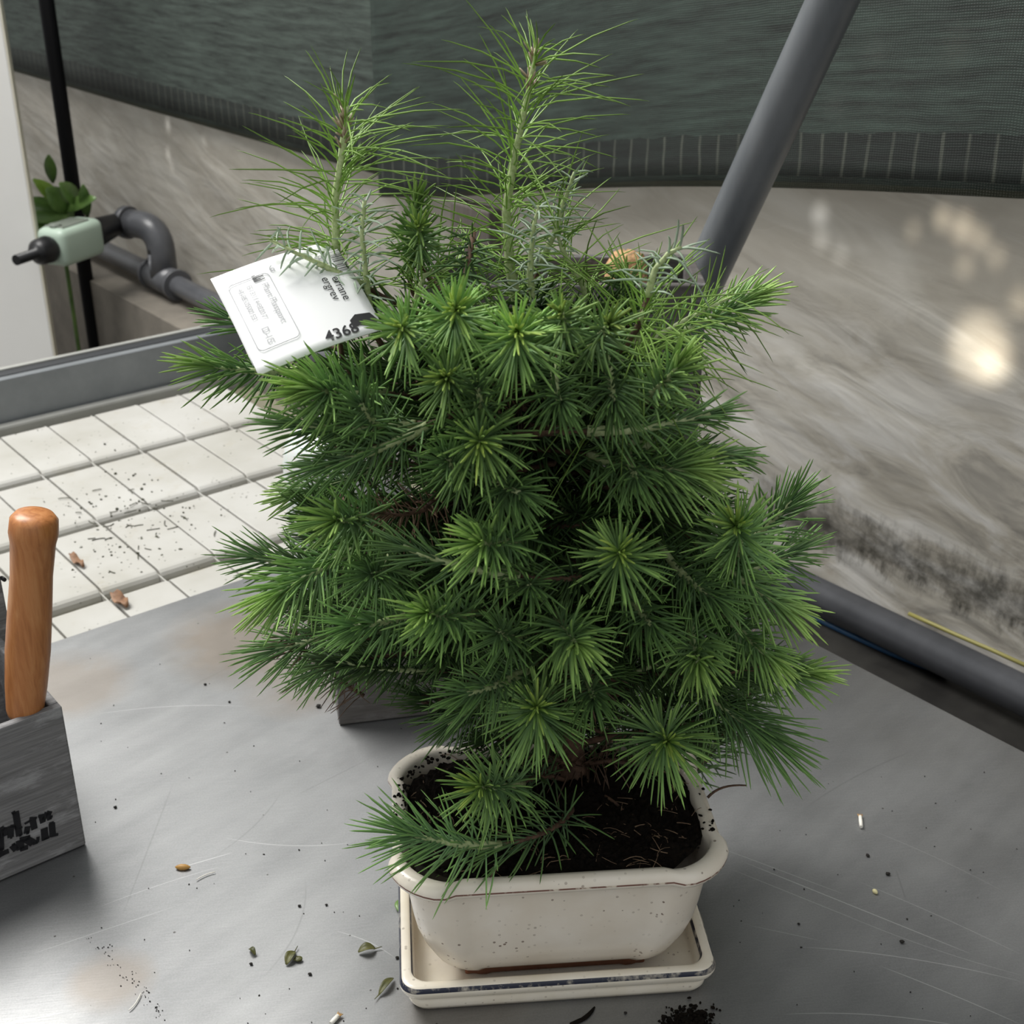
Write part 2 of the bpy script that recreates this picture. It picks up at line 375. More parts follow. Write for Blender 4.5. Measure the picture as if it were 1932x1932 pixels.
# film wall: local x = along the wall (b), local z = height
WA = 1.055
def wall_sheet(name, b0, b1, zlo, zhi, a, material, nx, nz, amp, seed, thick=.0008, uvs=True, folds=None):
    rs = np.random.default_rng(seed); ph = rs.uniform(0, 6.28, 8)
    V, Fc, UV = [], [], []
    for j in range(nz + 1):
        for i in range(nx + 1):
            b = b0 + (b1 - b0) * i / nx; lo = zlo(b) if callable(zlo) else zlo
            t = j / nz; z = lo + (zhi - lo) * t
            d = amp * (math.sin(5 * b + 2.2 * z + ph[0]) * .5 + math.sin(11 * b - 9 * z + ph[1]) * .28 + math.sin(23 * b + 15 * z + ph[2]) * .14 + math.sin(7 * z * 2 + ph[3]) * .3)
            p = AB(a + d, b, z); V.append(p); UV.append((b, z - lo))
    for j in range(nz):
        for i in range(nx):
            q = j * (nx + 1) + i; Fc.append((q, q + nx + 1, q + nx + 2, q + 1))
    me = bpy.data.meshes.new(name); org = AB(a, 0, 0)
    R = Matrix(((E2.x, E1.x, 0), (E2.y, E1.y, 0), (0, 0, 1)))        # local x=E2 (along), y=E1
    o = link(name, me, material); o.location = org
    o.rotation_euler = Matrix(((E2.x, -E1.x, 0), (E2.y, -E1.y, 0), (0, 0, 1))).to_euler()
    Mi = Matrix.LocRotScale(o.location, o.rotation_euler, None).inverted()
    me.from_pydata([tuple(Mi @ p) for p in V], [], Fc)
    u = me.uv_layers.new(name='UVMap'); li = [0] * len(me.loops)
    for l in me.loops: u.data[l.index].uv = UV[l.vertex_index]
    me.polygons.foreach_set('use_smooth', [True] * len(me.polygons)); me.update()
    if thick:
        s = o.modifiers.new('thickness', 'SOLIDIFY'); s.thickness = thick
    return o
tag(wall_sheet('wall_back', -1.2, 5.2, -.16, 1.85, WA, M['film'], 220, 60, .006, 3, 0), 'clouded plastic film greenhouse wall behind the bench', kind='structure')
bm = bmesh.new(); box(bm, AB(.93, -1.2, -.85), E1 * .19, E2 * 6.4, Vector((0, 0, .695)))
lw = tag(bm_obj('trim_1', bm, M['concrete']), 'low concrete kerb wall under the plastic film', kind='structure')
# shade nets
netR_hi = ona(1932, 372, 1.03)
bR, zR = netR_hi.dot(E2), netR_hi.z
q = ona(860, 371, 1.03); bL, zL = q.dot(E2), q.z
def net_low(b):
    q0 = (b - bL) / (bR - bL)
    t = max(-.5, min(q0, 1.6)); px = 860 + 1072 * 0
    # sample straight hem between the two ends, slightly sagging
    return zL + (zR - zL) * t + .012 * math.sin(max(0, min(1, t)) * math.pi)
bS = ona(722, 330, 1.03).dot(E2)
nr = wall_sheet('shade_net', bR - .8, bS, net_low, 1.8, 1.022, M['net'], 200, 60, .002, 11, .0006)
tag(nr, 'dark green woven shade net hanging on the right half of the film wall', 'shade net', 'shade nets on the film wall')
zN = ona(400, 243, 1.03).z
nl = wall_sheet('shade_net', bS - .03, 5.2, lambda b: zN + 0, 1.8, 1.034, M['net_left'], 200, 40, .002, 13, .0006)
tag(nl, 'greyish green shade net on the left half of the wall behind the black rod', 'shade net', 'shade nets on the film wall')

# dark ledge strip: shade between table and pipe put into its colour
bm = bmesh.new(); box(bm, AB(.765, -1.2, -.158), E1 * .27, E2 * 2.5, Vector((0, 0, .012)))
tag(bm_obj('trim_2', bm, M['ledge']), 'ledge strip coloured dark as the shade between steel table and pipe', kind='structure')

# ================================================================== bench with tiled mat
bench = thing('bench', 'long greenhouse bench with grey aluminium rim holding the ivory tiled mat', 'bench', AB(.3, 1.2, -.85))
Z = Vector((0, 0, 1))
bm = bmesh.new()
box(bm, AB(-1.0, 1.502, -.1), E1 * 1.76, E2 * .012, Z * .125, .001)
bm_obj('rim', bm, M['alu'], bench)
bm = bmesh.new(); box(bm, AB(-1.0, 1.5145, .014), E1 * 1.76, E2 * .016, Z * .012, .001)
bm_obj('rim_gasket', bm, M['gasket'], bench)
bm = bmesh.new(); box(bm, AB(-1.0, 1.531, -.1), E1 * 1.76, E2 * .008, Z * .128, .001)
box(bm, AB(-1.0, 1.488, -.052), E1 * 1.76, E2 * .014, Z * .026, .003)
bm_obj('rim_ledge', bm, m_noise('pale_aluminium', (.3, .3, .28), (.4, .4, .37), 9, .5), bench)
bm = bmesh.new(); box(bm, AB(-1.0, -.9, -.1), E1 * 1.755, E2 * 2.40, Z * .045)
bm_obj('deck', bm, M['alu'], bench)
for a in (-.9, .66):
    for b in (-.8, 1.42):
        bm = bmesh.new(); box(bm, AB(a, b, -.85), E1 * .04, E2 * .04, Z * .75, .002); bm_obj('leg', bm, M['alu'], bench)
# tiled mat
bm = bmesh.new()
box(bm, AB(-.28, .9395, -.055), E1 * 1.03, E2 * .5475, Z * .008)
pa, pb = .0565, .1463
for i in range(-12, 7):
    a0 = .421 + pa * (i - 0)
    if a0 + pa > .755: continue
    for j in range(0, 4):
        b0 = 1.043 + pb * (j - 1) + .004
        b1 = b0 + pb - .012
        b0c, b1c = max(b0, .9398), min(b1, 1.487)
        if b1c - b0c < .01: continue
        zt = rng.uniform(-.0008, .0008)
        rr_ = .0085; prof_ = [(b0c, -.05), (b0c, -.0305 - rr_)] + [(b0c + rr_ * (1 - math.cos(t)), -.0305 - rr_ + rr_ * math.sin(t)) for t in (.4, .8, 1.2, 1.57)]
        prof_ += [(b0c + b1c - q_[0], q_[1]) for q_ in prof_[::-1]]
        sA = [bm.verts.new(AB(a0 + .0011, q_[0], q_[1] + zt)) for q_ in prof_]; sB = [bm.verts.new(AB(a0 + pa - .0011, q_[0], q_[1] + zt)) for q_ in prof_]
        sA2 = [bm.verts.new(AB(a0 + .0021, q_[0], q_[1] + zt + (.0006 if 1 < k_ < len(prof_) - 2 else 0))) for k_, q_ in enumerate(prof_)]; sB2 = [bm.verts.new(AB(a0 + pa - .0021, q_[0], q_[1] + zt + (.0006 if 1 < k_ < len(prof_) - 2 else 0))) for k_, q_ in enumerate(prof_)]
        for r0, r1 in ((sA, sA2), (sA2, sB2), (sB2, sB)):
            for k_ in range(len(prof_) - 1): bm.faces.new((r0[k_], r0[k_ + 1], r1[k_ + 1], r1[k_]))
        bm.faces.new(sA); bm.faces.new(sB)
    box(bm, AB(a0 - .0006, .94, -.05), E1 * .0012, E2 * .54, Z * .016)
for f in bm.faces: f.smooth = False
tag(bm_obj('tiled_mat', bm, M['tile']), 'ivory moulded bench mat of oblong pads sprinkled with dry debris', 'bench mat')

# metal table sheet
bm = bmesh.new(); box(bm, AB(-1.05, -.95, -.05), E1 * 1.805, E2 * 1.888, Z * .05, .0015)
tag(bm_obj('steel_tabletop', bm, M['table']), 'scratched brushed steel tabletop under the bonsai and crates', 'tabletop')

# ================================================================== pipes and wall things
bm = bmesh.new(); tube(bm, [AB(1.0, -1.15, -.1225), AB(1.0, 5.1, -.1225)], .0185, 28)
pipe = thing('water_pipe', 'long grey plastic water pipe running along the foot of the film wall', 'pipe', AB(1.0, 1, -.15))
bm_obj('pipe_run', bm, M['pvc'], pipe)
# tee with riser and elbow
tb = onb_t = None
pt = ona(312, 540, 1.0); tb_ = pt.dot(E2)
bm = bmesh.new()
tube(bm, [AB(1.0, tb_ - .05, -.122), AB(1.0, tb_ + .05, -.122)], .026, 24)
for sgn in (-1, 1): tube(bm, [AB(1.0, tb_ + sgn * .048, -.122), AB(1.0, tb_ + sgn * .058, -.122)], .0285, 24)
tee = bm_obj('tee_fitting', bm, M['pvc'], pipe)
base = AB(1.0, tb_, -.122); zt = ona(300, 428, 1.0).z
v0 = ona(232, 418, .97)
v1 = onz(15, 492, v0.z)
dirv = (v1 - v0).normalized()
top = Vector((base.x, base.y, v0.z))
bm = bmesh.new()
side = (v0 - top); side.z = 0
tube(bm, [base, base + Z * (v0.z - base.z - .045)] + bez(top - Z * .045, top, top + side.normalized() * .045, 8) + [top + side.normalized() * max(.06, side.length * .8)], .0255, 24)
tube(bm, [top + side.normalized() * (side.length * .8), top + side.normalized() * (side.length * .8 + .014)], .030, 24)
bm_obj('elbow', bm, M['pvc'], pipe)

# irrigation valve
vl = (v1 - v0).length
valve = thing('irrigation_timer', 'pale mint water timer with black hose couplings in front of the black rod', 'water timer', v0 + dirv * vl * .5)
perp = dirv.cross(Z).normalized()
if perp.y > 0: perp = -perp
c0 = ony(135, 455, (v0 + dirv * vl * .47).y)
bm = bmesh.new(); Lb, Wb, Hb = .112, .062, .066
box(bm, c0 - dirv * Lb / 2 - perp * Wb / 2 - Z * Hb / 2, dirv * Lb, perp * Wb, Z * Hb, .014, 4)
body = bm_obj('housing', bm, M['mint'], valve, True)
bm = bmesh.new(); box(bm, c0 - dirv * .03 - perp * .02 + Z * (Hb / 2 - .001), dirv * .07, perp * .04, Z * .003, .001); bm_obj('display', bm, M['grey_lens'], body)
bm = bmesh.new(); tube(bm, [c0 + dirv * .035 + Z * (Hb / 2), c0 + dirv * .035 + Z * (Hb / 2 + .006)], .010, 20); bm_obj('dial', bm, M['grey_lens'], body)
bm = bmesh.new(); tube(bm, [v0 - dirv * .005, v0 + dirv * .012, c0 - dirv * (Lb / 2 + .004), c0 - dirv * (Lb / 2 - .008)], [.018, .019, .027, .027], 20); bm_obj('hose_coupling', bm, M['black'], valve)
bm = bmesh.new(); pe = c0 + dirv * Lb / 2
tube(bm, [pe - dirv * .008, pe + dirv * .006, pe + dirv * .03, pe + dirv * .038, pe + dirv * .04, pe + dirv * .085], [.018, .024, .022, .015, .009, .009], 20); bm_obj('hose_coupling', bm, M['black'], valve)
# black rod
Yr = ony(135, 335, 2.52)
bm = bmesh.new(); tube(bm, [Vector((Yr.x, Yr.y, -.85)), Vector((Yr.x, Yr.y, 1.2))], .0138, 16)
tag(bm_obj('black_rod', bm, M['blackrod']), 'thin black upright rod behind the mint water timer', 'rod')
# white panel
pw = ony(50, 385, 2.3)
bm = bmesh.new(); box(bm, Vector((pw.x - .6, pw.y, -.85)), Vector((.606, 0, 0)), Vector((0, .014, 0)), Z * 1.66, .002)
wp = thing('standing_board', 'tall white board standing at the left behind the bench', 'panel', (pw.x - .3, pw.y, -.85))
bm_obj('face_panel', bm, M['white'], wp)
bm = bmesh.new(); box(bm, Vector((pw.x + .0061, pw.y + .0002, -.85)), Vector((.003, 0, 0)), Vector((0, .0135, 0)), Z * 1.658, .001); bm_obj('edge_strip', bm, M['cream'], wp)

# leafy plant behind the timer
def leaf_mesh(bm, b, d, nrm, L, w, fold=.15, droop=.2, n=7):
    d = d.normalized(); s = d.cross(nrm).normalized(); up = s.cross(d)
    rows = []
    for i in range(n):
        t = i / (n - 1); ww = w * math.sin(math.pi * min(1, t * .93 + .04)) ** .8
        c = b + d * L * t - Z * droop * L * t * t
        rows.append([bm.verts.new(c - s * ww + up * fold * ww), bm.verts.new(c), bm.verts.new(c + s * ww + up * fold * ww)])
    for r0, r1 in zip(rows, rows[1:]):
        for k in (0, 1):
            f = bm.faces.new((r0[k], r0[k + 1], r1[k + 1], r1[k])); f.smooth = True
lp = thing('leafy_plant', 'small broad-leaved green plant behind the timer and rod', 'plant', ony(120, 480, 2.42))
Yp = 2.42
bp = ony(125, 500, Yp)
bm = bmesh.new(); tube(bm, [bp - Z * .5, bp, ony(110, 400, Yp), ony(95, 370, Yp)], .004, 8); bm_obj('stem', bm, M['leaf'], lp)
for (x0, y0, x1, y1, w, mm) in [(125,395,60,325,.014,'leaf2'), (130,400,85,345,.022,'leaf'), (100,345,90,280,.011,'leaf'), (125,400,45,365,.012,'leaf'), (140,405,35,395,.022,'leaf'),
                                (140,430,60,420,.02,'leaf'), (160,430,90,440,.018,'leaf'), (165,410,155,335,.011,'leaf'), (120,400,180,360,.014,'leaf'), (110,440,55,470,.02,'leaf'), (150,385,110,335,.016,'leaf')]:
    p0, p1 = ony(x0, y0, Yp), ony(x1, y1, Yp - .05); bm = bmesh.new()
    leaf_mesh(bm, p0, p1 - p0, Vector((.2, -.75, .6)), (p1 - p0).length, w, .2, .12)
    lo = bm_obj('leaf', bm, M[mm], lp); md = lo.modifiers.new('t', 'SOLIDIFY'); md.thickness = .0006

# leaning pole at right
bm = bmesh.new()
p_top, p_mid = ony(1571, 0, 1.02), ony(1366, 445, 1.10)
dd = (p_top - p_mid).normalized(); kz = (-.163 - p_mid.z) / dd.z
tube(bm, [p_mid + dd * kz, p_mid, p_top, p_top + dd * .5], .0185, 28)
tag(bm_obj('leaning_pole', bm, M['pvc_pole']), 'thick grey plastic pole leaning to the right in front of the shade net', 'pole')
# wooden post below the net
q0, q1 = ona(848, 378, 1.021), ona(922, 378, 1.021)
bm = bmesh.new(); box(bm, AB(1.021, q1.dot(E2), -.155), E1 * .022, E2 * (q0.dot(E2) - q1.dot(E2)), Z * (q0.z + .155), .003)
tag(bm_obj('wooden_post', bm, m_wood('dark_post', (.07, .06, .052), (.12, .105, .09), 0, (50, 50, 3))), 'short dark brown-grey post at the film wall just below the net hem', 'post')
# cables
bm = bmesh.new(); pts = [onz(x, y, -.143) for x, y in ((1400,1098), (1500,1148), (1600,1196), (1680,1232), (1740,1256), (1790,1272))]
tube(bm, pts, .003, 8); tag(bm_obj('blue_cable', bm, M['blue']), 'thin blue cable lying in the dark strip below the pipe', 'cable')
bm = bmesh.new(); pts = [ona(x, y, 1.03) for x, y in ((1715,1158), (1760,1178), (1800,1196), (1870,1226), (1980,1276))]
tube(bm, pts, .0022, 8); tag(bm_obj('yellow_hose', bm, M['yellow']), 'thin yellow hose along the film behind the pipe', 'hose')

# ================================================================== crates
def open_crate(name, label, o, ux, uy, L, D, Hc, t, material, lettering=None):
    """o = front-right-bottom corner, ux unit vector to the left, uy unit vector to the back"""
    c = thing(name, label, 'crate', o)
    bm = bmesh.new(); box(bm, o, ux * L, uy * t, Z * Hc, .0012); bm_obj('front_board', bm, material, c)
    bm = bmesh.new(); box(bm, o + uy * (D - t), ux * L, uy * t, Z * Hc, .0012); bm_obj('back_board', bm, material, c)
    bm = bmesh.new(); box(bm, o + uy * (t + .0002), ux * t, uy * (D - 2 * t - .0004), Z * Hc, .0012); bm_obj('side_board', bm, material, c)
    bm = bmesh.new(); box(bm, o + ux * (L - t) + uy * (t + .0002), ux * t, uy * (D - 2 * t - .0004), Z * Hc, .0012); bm_obj('side_board', bm, material, c)
    bm = bmesh.new(); box(bm, o + ux * (t + .0002) + uy * (t + .0002) + Z * .001, ux * (L - 2 * t - .0004), uy * (D - 2 * t - .0004), Z * t, .0005); bm_obj('bottom_board', bm, material, c)
    return c
oc = AB(.204, .684, .0006)
cr1 = open_crate('garden_crate', 'grey-washed wooden garden crate with black stencilled lettering at the left edge', oc, -E1, E2, .24, .11, .104, .006, M['crate'])
# stencilled lettering on the front board (strokes read off the board)
bm = bmesh.new()
def stroke(pts, w):
    q = [onb(x / 9.66, 1460 + y / 9.66, .684) for x, y in pts]
    for p0, p1 in zip(q, q[1:]):
        d = (p1 - p0); L_ = d.length
        if L_ < 1e-5: continue
        d /= L_; s_ = d.cross(E2).normalized() * w / 9.66 * .00031
        a_ = [p0 - s_ - d * .0002, p1 - s_ + d * .0002, p1 + s_ + d * .0002, p0 + s_ - d * .0002]
        lo = [bm.verts.new(v_ - E2 * .0002) for v_ in a_]; hi = [bm.verts.new(v_ - E2 * .0005) for v_ in a_]
        bm.faces.new(hi)
        for k in range(4): bm.faces.new((lo[k], lo[(k + 1) % 4], hi[(k + 1) % 4], hi[k]))
for pts, w in [([(-60,1000),(-30,1180),(-10,1250)],50), ([(20,1040),(30,1380)],45), ([(0,1020),(70,980)],50), ([(70,990),(95,1120)],55), ([(70,985),(120,1000)],25),
               ([(190,950),(190,1150)],60), ([(190,950),(260,940),(300,1000)],28), ([(190,1145),(215,1140)],40), ([(280,690),(350,1120)],62), ([(225,735),(280,700)],50), ([(320,1000),(400,965)],18), ([(350,1115),(385,1110)],30),
               ([(490,870),(500,890)],55), ([(500,960),(480,1075)],55), ([(480,1070),(520,1060)],40), ([(540,810),(660,800)],28), ([(590,830),(625,1000)],60),
               ([(700,765),(790,745)],28), ([(750,760),(780,880)],55), ([(790,830),(850,700)],45), ([(850,700),(930,715)],40), ([(870,710),(900,830)],45), ([(900,790),(950,770)],25),
               ([(20,1340),(-40,1500),(60,1440),(150,1400)],50), ([(220,1300),(290,1380)],60), ([(220,1300),(270,1270)],25), ([(360,1210),(370,1370)],75), ([(370,1370),(500,1330)],50), ([(360,1200),(540,1150)],50), ([(470,1180),(600,1260)],75), ([(600,1270),(680,1240),(690,1150)],30),
               ([(800,990),(820,1190)],68), ([(770,1200),(890,1150)],25), ([(940,900),(960,1130)],62), ([(900,905),(970,880)],25), ([(930,1130),(1050,1100)],28)]:
    stroke(pts, w)
fb = [c_ for c_ in cr1.children if c_.name.startswith('front_board')][0]
tag(bm_obj('lettering', bm, M['ink'], fb), 'black stencilled lettering')
# weathered upright of the crate
qu = onb(13, 1130, .79)
bm = bmesh.new(); a_r = qu.dot(E1)
box(bm, AB(a_r - .03, .7945, 0.0006), E1 * .03, E2 * .006, Z * (onb(5, 975, .79).z), .001)
up_ = bm_obj('upright', bm, M['crate'], cr1)
bm = bmesh.new(); nq = onb(3, 1090, .79); tube(bm, [nq, nq - E2 * .006 + Z * .001], .0014, 8); bm_obj('nail', bm, M['black'], up_)

# hand tool in the crate
hb = AB(.186, .698, .10); ht = ony(65, 968, .664)
hd = (ht - hb).normalized(); HL = (ht - hb).length
tool = thing('hand_tool', 'garden tool with varnished orange-brown wooden handle standing in the lettered crate', 'hand tool', hb - hd * .08)
prof = [(-.0006, .0003), (-.0003, .0085), (.0, .0100), (.003, .0108), (.02, .0120), (.045, .0128), (.07, .0124), (.095, .0117), (.115, .0124), (HL - .012, .0136), (HL - .004, .0131), (HL - .001, .0108), (HL + .0003, .006), (HL + .0005, 0.0003)]
bm = bmesh.new(); tube(bm, [hb + hd * s_ for s_, r_ in prof], [max(r_, .0003) for s_, r_ in prof], 32)
hm = bm_obj('handle', bm, M['handle'], tool, True)
bm = bmesh.new(); tube(bm, [hb - hd * .022, hb - hd * .002, hb], [.007, .0085, .0085], 20); bm_obj('ferrule', bm, M['steel'], tool, True)
bm = bmesh.new(); tube(bm, [hb - hd * .0985, hb - hd * .02], [.0045, .0045], 10); bm_obj('shank', bm, M['darksteel'], tool)

# low crate behind the bonsai
r2 = math.radians(12); u2 = Vector((math.cos(r2), math.sin(r2), 0)); w2 = Vector((-math.sin(r2), math.cos(r2), 0))
c2l = onz(640, 1370); c2l.z = .0006
open_crate('wooden_crate', 'low plain grey wooden crate right behind the bonsai, its left corner showing', c2l + u2 * .17, -u2, w2, .17, .085, .088, .007, M['crate_b'])
# tall planter box further back
tb0 = Vector((.141, .93, .0006))
open_crate('planter_box', 'tall brown-grey wooden box at the back behind the bonsai, beside the leaning pole', tb0, Vector((-1, 0, 0)), Vector((0, 1, 0)), .205, .088, .285, .008, M['crate_c'])
# coir pole
bm = bmesh.new(); cx_, cy_ = .086, .976
R0 = .0165; prof = [(.0095, R0), (.2, R0), (.275, R0), (.288, R0 * .93), (.296, R0 * .7), (.299, R0 * .25)]
tube(bm, [Vector((cx_, cy_, z_)) for z_, r_ in prof], [r_ for z_, r_ in prof], 28)
for v_ in bm.verts: v_.co += Vector(rng.normal(0, .0007, 3))
tag(bm_obj('coir_pole', bm, M['coir'], None, True), 'tan fibrous rounded stake end poking out of the tall box behind the bonsai', 'stake')
# milky canister
bm = bmesh.new(); cx_, cy_ = -.134, .985
prof = [(.0006, .04), (.001, .047), (.006, .05), (.125, .0515), (.14, .049), (.15, .04), (.155, .022), (.165, .022), (.166, .0005)]
tube(bm, [Vector((cx_, cy_, z_)) for z_, r_ in prof], [r_ for z_, r_ in prof], 40)
tag(bm_obj('milky_canister', bm, M['milky'], None, True), 'milky white plastic canister half hidden behind the left side of the bonsai', 'canister')

# ================================================================== tray and pot
PR = math.radians(5.0); PC = Vector((.0216, .5785, 0))
px_, py_ = Vector((math.cos(PR), math.sin(PR), 0)), Vector((-math.sin(PR), math.cos(PR), 0))
def plan(A, B, r, n=10, notch=0.0):
    """rounded rectangle outline; with notch > 0 the corners step inwards as on a mokko pot"""
    pts = []
    for cx, cy, a0 in ((1, 1, 0), (-1, 1, 90), (-1, -1, 180), (1, -1, 270)):
        for k in range(n + 1):
            a = math.radians(a0 + 90 * k / n); t = k / n
            rr = r * (1 - notch * (math.exp(-((t - .04) / .1) ** 2) + math.exp(-((t - .96) / .1) ** 2)) + notch * .35 * math.exp(-((t - .5) / .35) ** 2))
            pts.append((cx * (A - r) + rr * math.cos(a), cy * (B - r) + rr * math.sin(a)))
    # fill the straight sides with extra points
    out = []
    for i, p in enumerate(pts):
        q = pts[(i + 1) % len(pts)]; out.append(p)
        L_ = math.hypot(q[0] - p[0], q[1] - p[1]); m_ = int(L_ / .012)
        for k in range(1, m_): out.append((p[0] + (q[0] - p[0]) * k / m_, p[1] + (q[1] - p[1]) * k / m_))
    return out
def vessel(name, A, B, r, prof, mats, parent=None, notch=0.0, bulge=0.0):
    """prof rows: inset d, height z, material index of the band that starts here"""
    bm = bmesh.new(); rings = []
    cnt = None
    base = plan(A, B, r, 12, notch)
    for d, z, mi in prof:
        ring = []
        for (x, y) in base:
            sx_, sy_ = (A - d) / A, (B - d) / B
            bx = 1 + 0 * bulge
            p = PC + px_ * x * sx_ * bx + py_ * (y * sy_) + Z * z
            ring.append(bm.verts.new(p))
        rings.append(ring)
    n = len(base)
    for (r0, r1, pr) in zip(rings, rings[1:], prof):
        for k in range(n):
            f = bm.faces.new((r0[k], r0[(k + 1) % n], r1[(k + 1) % n], r1[k])); f.smooth = True; f.material_index = pr[2]
    bm.faces.new(rings[0][::-1]).material_index = prof[0][2]
    bm.faces.new(rings[-1]).material_index = prof[-1][2]
    return bm_obj(name, bm, mats, parent)
tray = vessel('drip_tray', .0858, .0520, .010, [
    (.0075, .0006, 0), (.0060, .0010, 0), (.0045, .0040, 0), (.0040, .0085, 0), (.0050, .0100, 0), (.0026, .0112, 0), (.0008, .0140, 0), (.0000, .0165, 0), (.0000, .0178, 1),
    (.0006, .0194, 1), (.0012, .0202, 0), (.0025, .0209, 0), (.0050, .0209, 0), (.0064, .0203, 1), (.0070, .0192, 1), (.0074, .0175, 0), (.0085, .0075, 0), (.011, .0056, 0), (.04, .0055, 0)], [M['tray'], M['navy']])
tag(tray, 'cream glazed rectangular drip tray with worn dark blue edge under the bonsai pot', 'plant tray')
pot = thing('bonsai_pot', 'cream glazed oval-cornered bonsai pot with flared lip holding the pine', 'plant pot', PC + Z * .006)
PA, PB = .0905, .0650
vessel('body', PA, PB, .040, [
    (.033, .0085, 2), (.0325, .013, 2), (.0320, .0150, 2), (.0300, .0166, 0), (.0262, .0180, 0), (.0230, .0215, 0), (.0205, .0270, 0), (.0170, .0350, 0), (.0140, .0450, 0), (.0118, .0570, 0), (.0102, .0690, 0), (.0092, .0790, 0), (.0088, .0830, 0),
    (.0074, .0858, 0), (.0035, .0870, 0), (.0008, .0888, 0), (.0000, .0910, 1), (.0000, .0920, 0), (.0006, .0938, 0), (.0024, .0960, 0), (.0050, .0966, 0), (.0074, .0962, 0), (.0088, .0940, 0), (.0096, .0850, 0), (.0110, .0700, 0), (.012, .06, 0)],
    [M['glaze'], M['rimline'], M['terra']], pot, notch=.12)
for sx_ in (-1, 1):
    for sy_ in (-1, 1):
        bm = bmesh.new(); o_ = PC + px_ * (sx_ * .040 - .010) + py_ * (sy_ * .022 - .006) + Z * .0058
        box(bm, o_, px_ * .020, py_ * .012, Z * .003, .001); bm_obj('foot', bm, M['terra'], pot)
# soil
def outline_r(ang, inset):
    A, B = PA - inset, PB - inset
    return 1 / ((abs(math.cos(ang)) / A) ** 3.0 + (abs(math.sin(ang)) / B) ** 3.0) ** (1 / 3.0)
V, Fc = [], []; nr_, na = 46, 150
sr = np.random.default_rng(5)
hm_ = [[sr.normal(0, 1) for _ in range(na)] for _ in range(nr_ + 1)]
for i in range(nr_ + 1):
    t = i / nr_
    for k in range(na):
        an = 2 * math.pi * k / na; R_ = outline_r(an, .0100) * t * (1 + (.006 * hm_[i][k] if t < .99 else 0))
        x, y = R_ * math.cos(an), R_ * math.sin(an)
        h = .0948 - .004 * t ** 6 + .0022 * math.sin(x * 130) * math.sin(y * 170 + 1) + .0011 * hm_[i][k] + .006 * math.exp(-((x - .02) ** 2 + (y - .02) ** 2) / .0006)
        h += .004 * math.exp(-((x + .06) ** 2 + (y - .03) ** 2) / .0004)
        V.append(PC + px_ * x + py_ * y + Z * h)
for i in range(nr_):
    for k in range(na):
        Fc.append((i * na + k, i * na + (k + 1) % na, (i + 1) * na + (k + 1) % na, (i + 1) * na + k))
soil = py_obj('potting_soil', V, Fc, M['soil'])
tag(soil, 'black peat potting soil filling the cream bonsai pot', 'soil', kind='stuff')
def blobs(bm, pts, rads, sub=1, jit=.35):
    for p, r_ in zip(pts, rads):
        g = bmesh.ops.create_icosphere(bm, subdivisions=sub, radius=r_)
        s_ = Vector((random.uniform(.6, 1.3), random.uniform(.6, 1.3), random.uniform(.5, 1)))
        for v_ in g['verts']:
            v_.co = Vector((v_.co.x * s_.x, v_.co.y * s_.y, v_.co.z * s_.z)) * (1 + random.uniform(-jit, jit)) + p
# soil lumps and fibres on the soil and rim
bm = bmesh.new(); P_, R_l = [], []
for k in range(420):
    an = random.uniform(0, 6.283); t = math.sqrt(random.random()); R_ = outline_r(an, .011) * t
    x, y = R_ * math.cos(an), R_ * math.sin(an)
    P_.append(PC + px_ * x + py_ * y + Z * (.0948 - .004 * t ** 6 + .0005)); R_l.append(random.uniform(.0006, .0019))
for k in range(190):
    an = random.uniform(1.7, 3.7) if k < 150 else random.uniform(-.6, 1.2); R_ = outline_r(an, random.uniform(.0050, .0118))
    P_.append(PC + px_ * R_ * math.cos(an) + py_ * R_ * math.sin(an) + Z * .0968); R_l.append(random.uniform(.0005, .0013))
blobs(bm, P_, R_l)
lump = bm_obj('soil_lumps', bm, M['soil'], soil); 
bm = bmesh.new()
for k in range(230):
    an = random.uniform(0, 6.283); R_ = outline_r(an, .013) * math.sqrt(random.random())
    p = PC + px_ * R_ * math.cos(an) + py_ * R_ * math.sin(an) + Z * .0945; a2 = random.uniform(0, 6.28); L_ = random.uniform(.004, .014)
    d = Vector((math.cos(a2), math.sin(a2), random.uniform(-.1, .25))) * L_
    tube(bm, bez(p, p + d * .5 + Vector(rng.normal(0, .0015, 3)) + Z * .0015, p + d, 5), random.uniform(.00012, .0003), 4)
bm_obj('root_fibres', bm, m_noise('root_fibre', (.10, .06, .035), (.3, .2, .12), 200, .8), soil)
# exposed roots
for pts, rr in [(((1135,1500,.094), (1168,1512,.1), (1195,1555,.091)), .0009), (((1095,1545,.094), (1115,1556,.096), (1130,1578,.091)), .0005), (((1335,1505,.0975), (1358,1478,.104), (1408,1482,.107)), .0007)]:
    bm = bmesh.new(); q = [onz(*p) for p in pts]; tube(bm, bez(q[0], q[1], q[2], 9), [rr * (1.2 - .07 * k) for k in range(9)], 7)
    ro = tag(bm_obj('root', bm, M['bark']), {0: 'pale brown root curving out of the soil below the trunk', 1: 'thin reddish root on the soil at the middle of the pot', 2: 'dark wiry root bending over the right rim of the pot'}[[.0009, .0005, .0007].index(rr)], 'root')

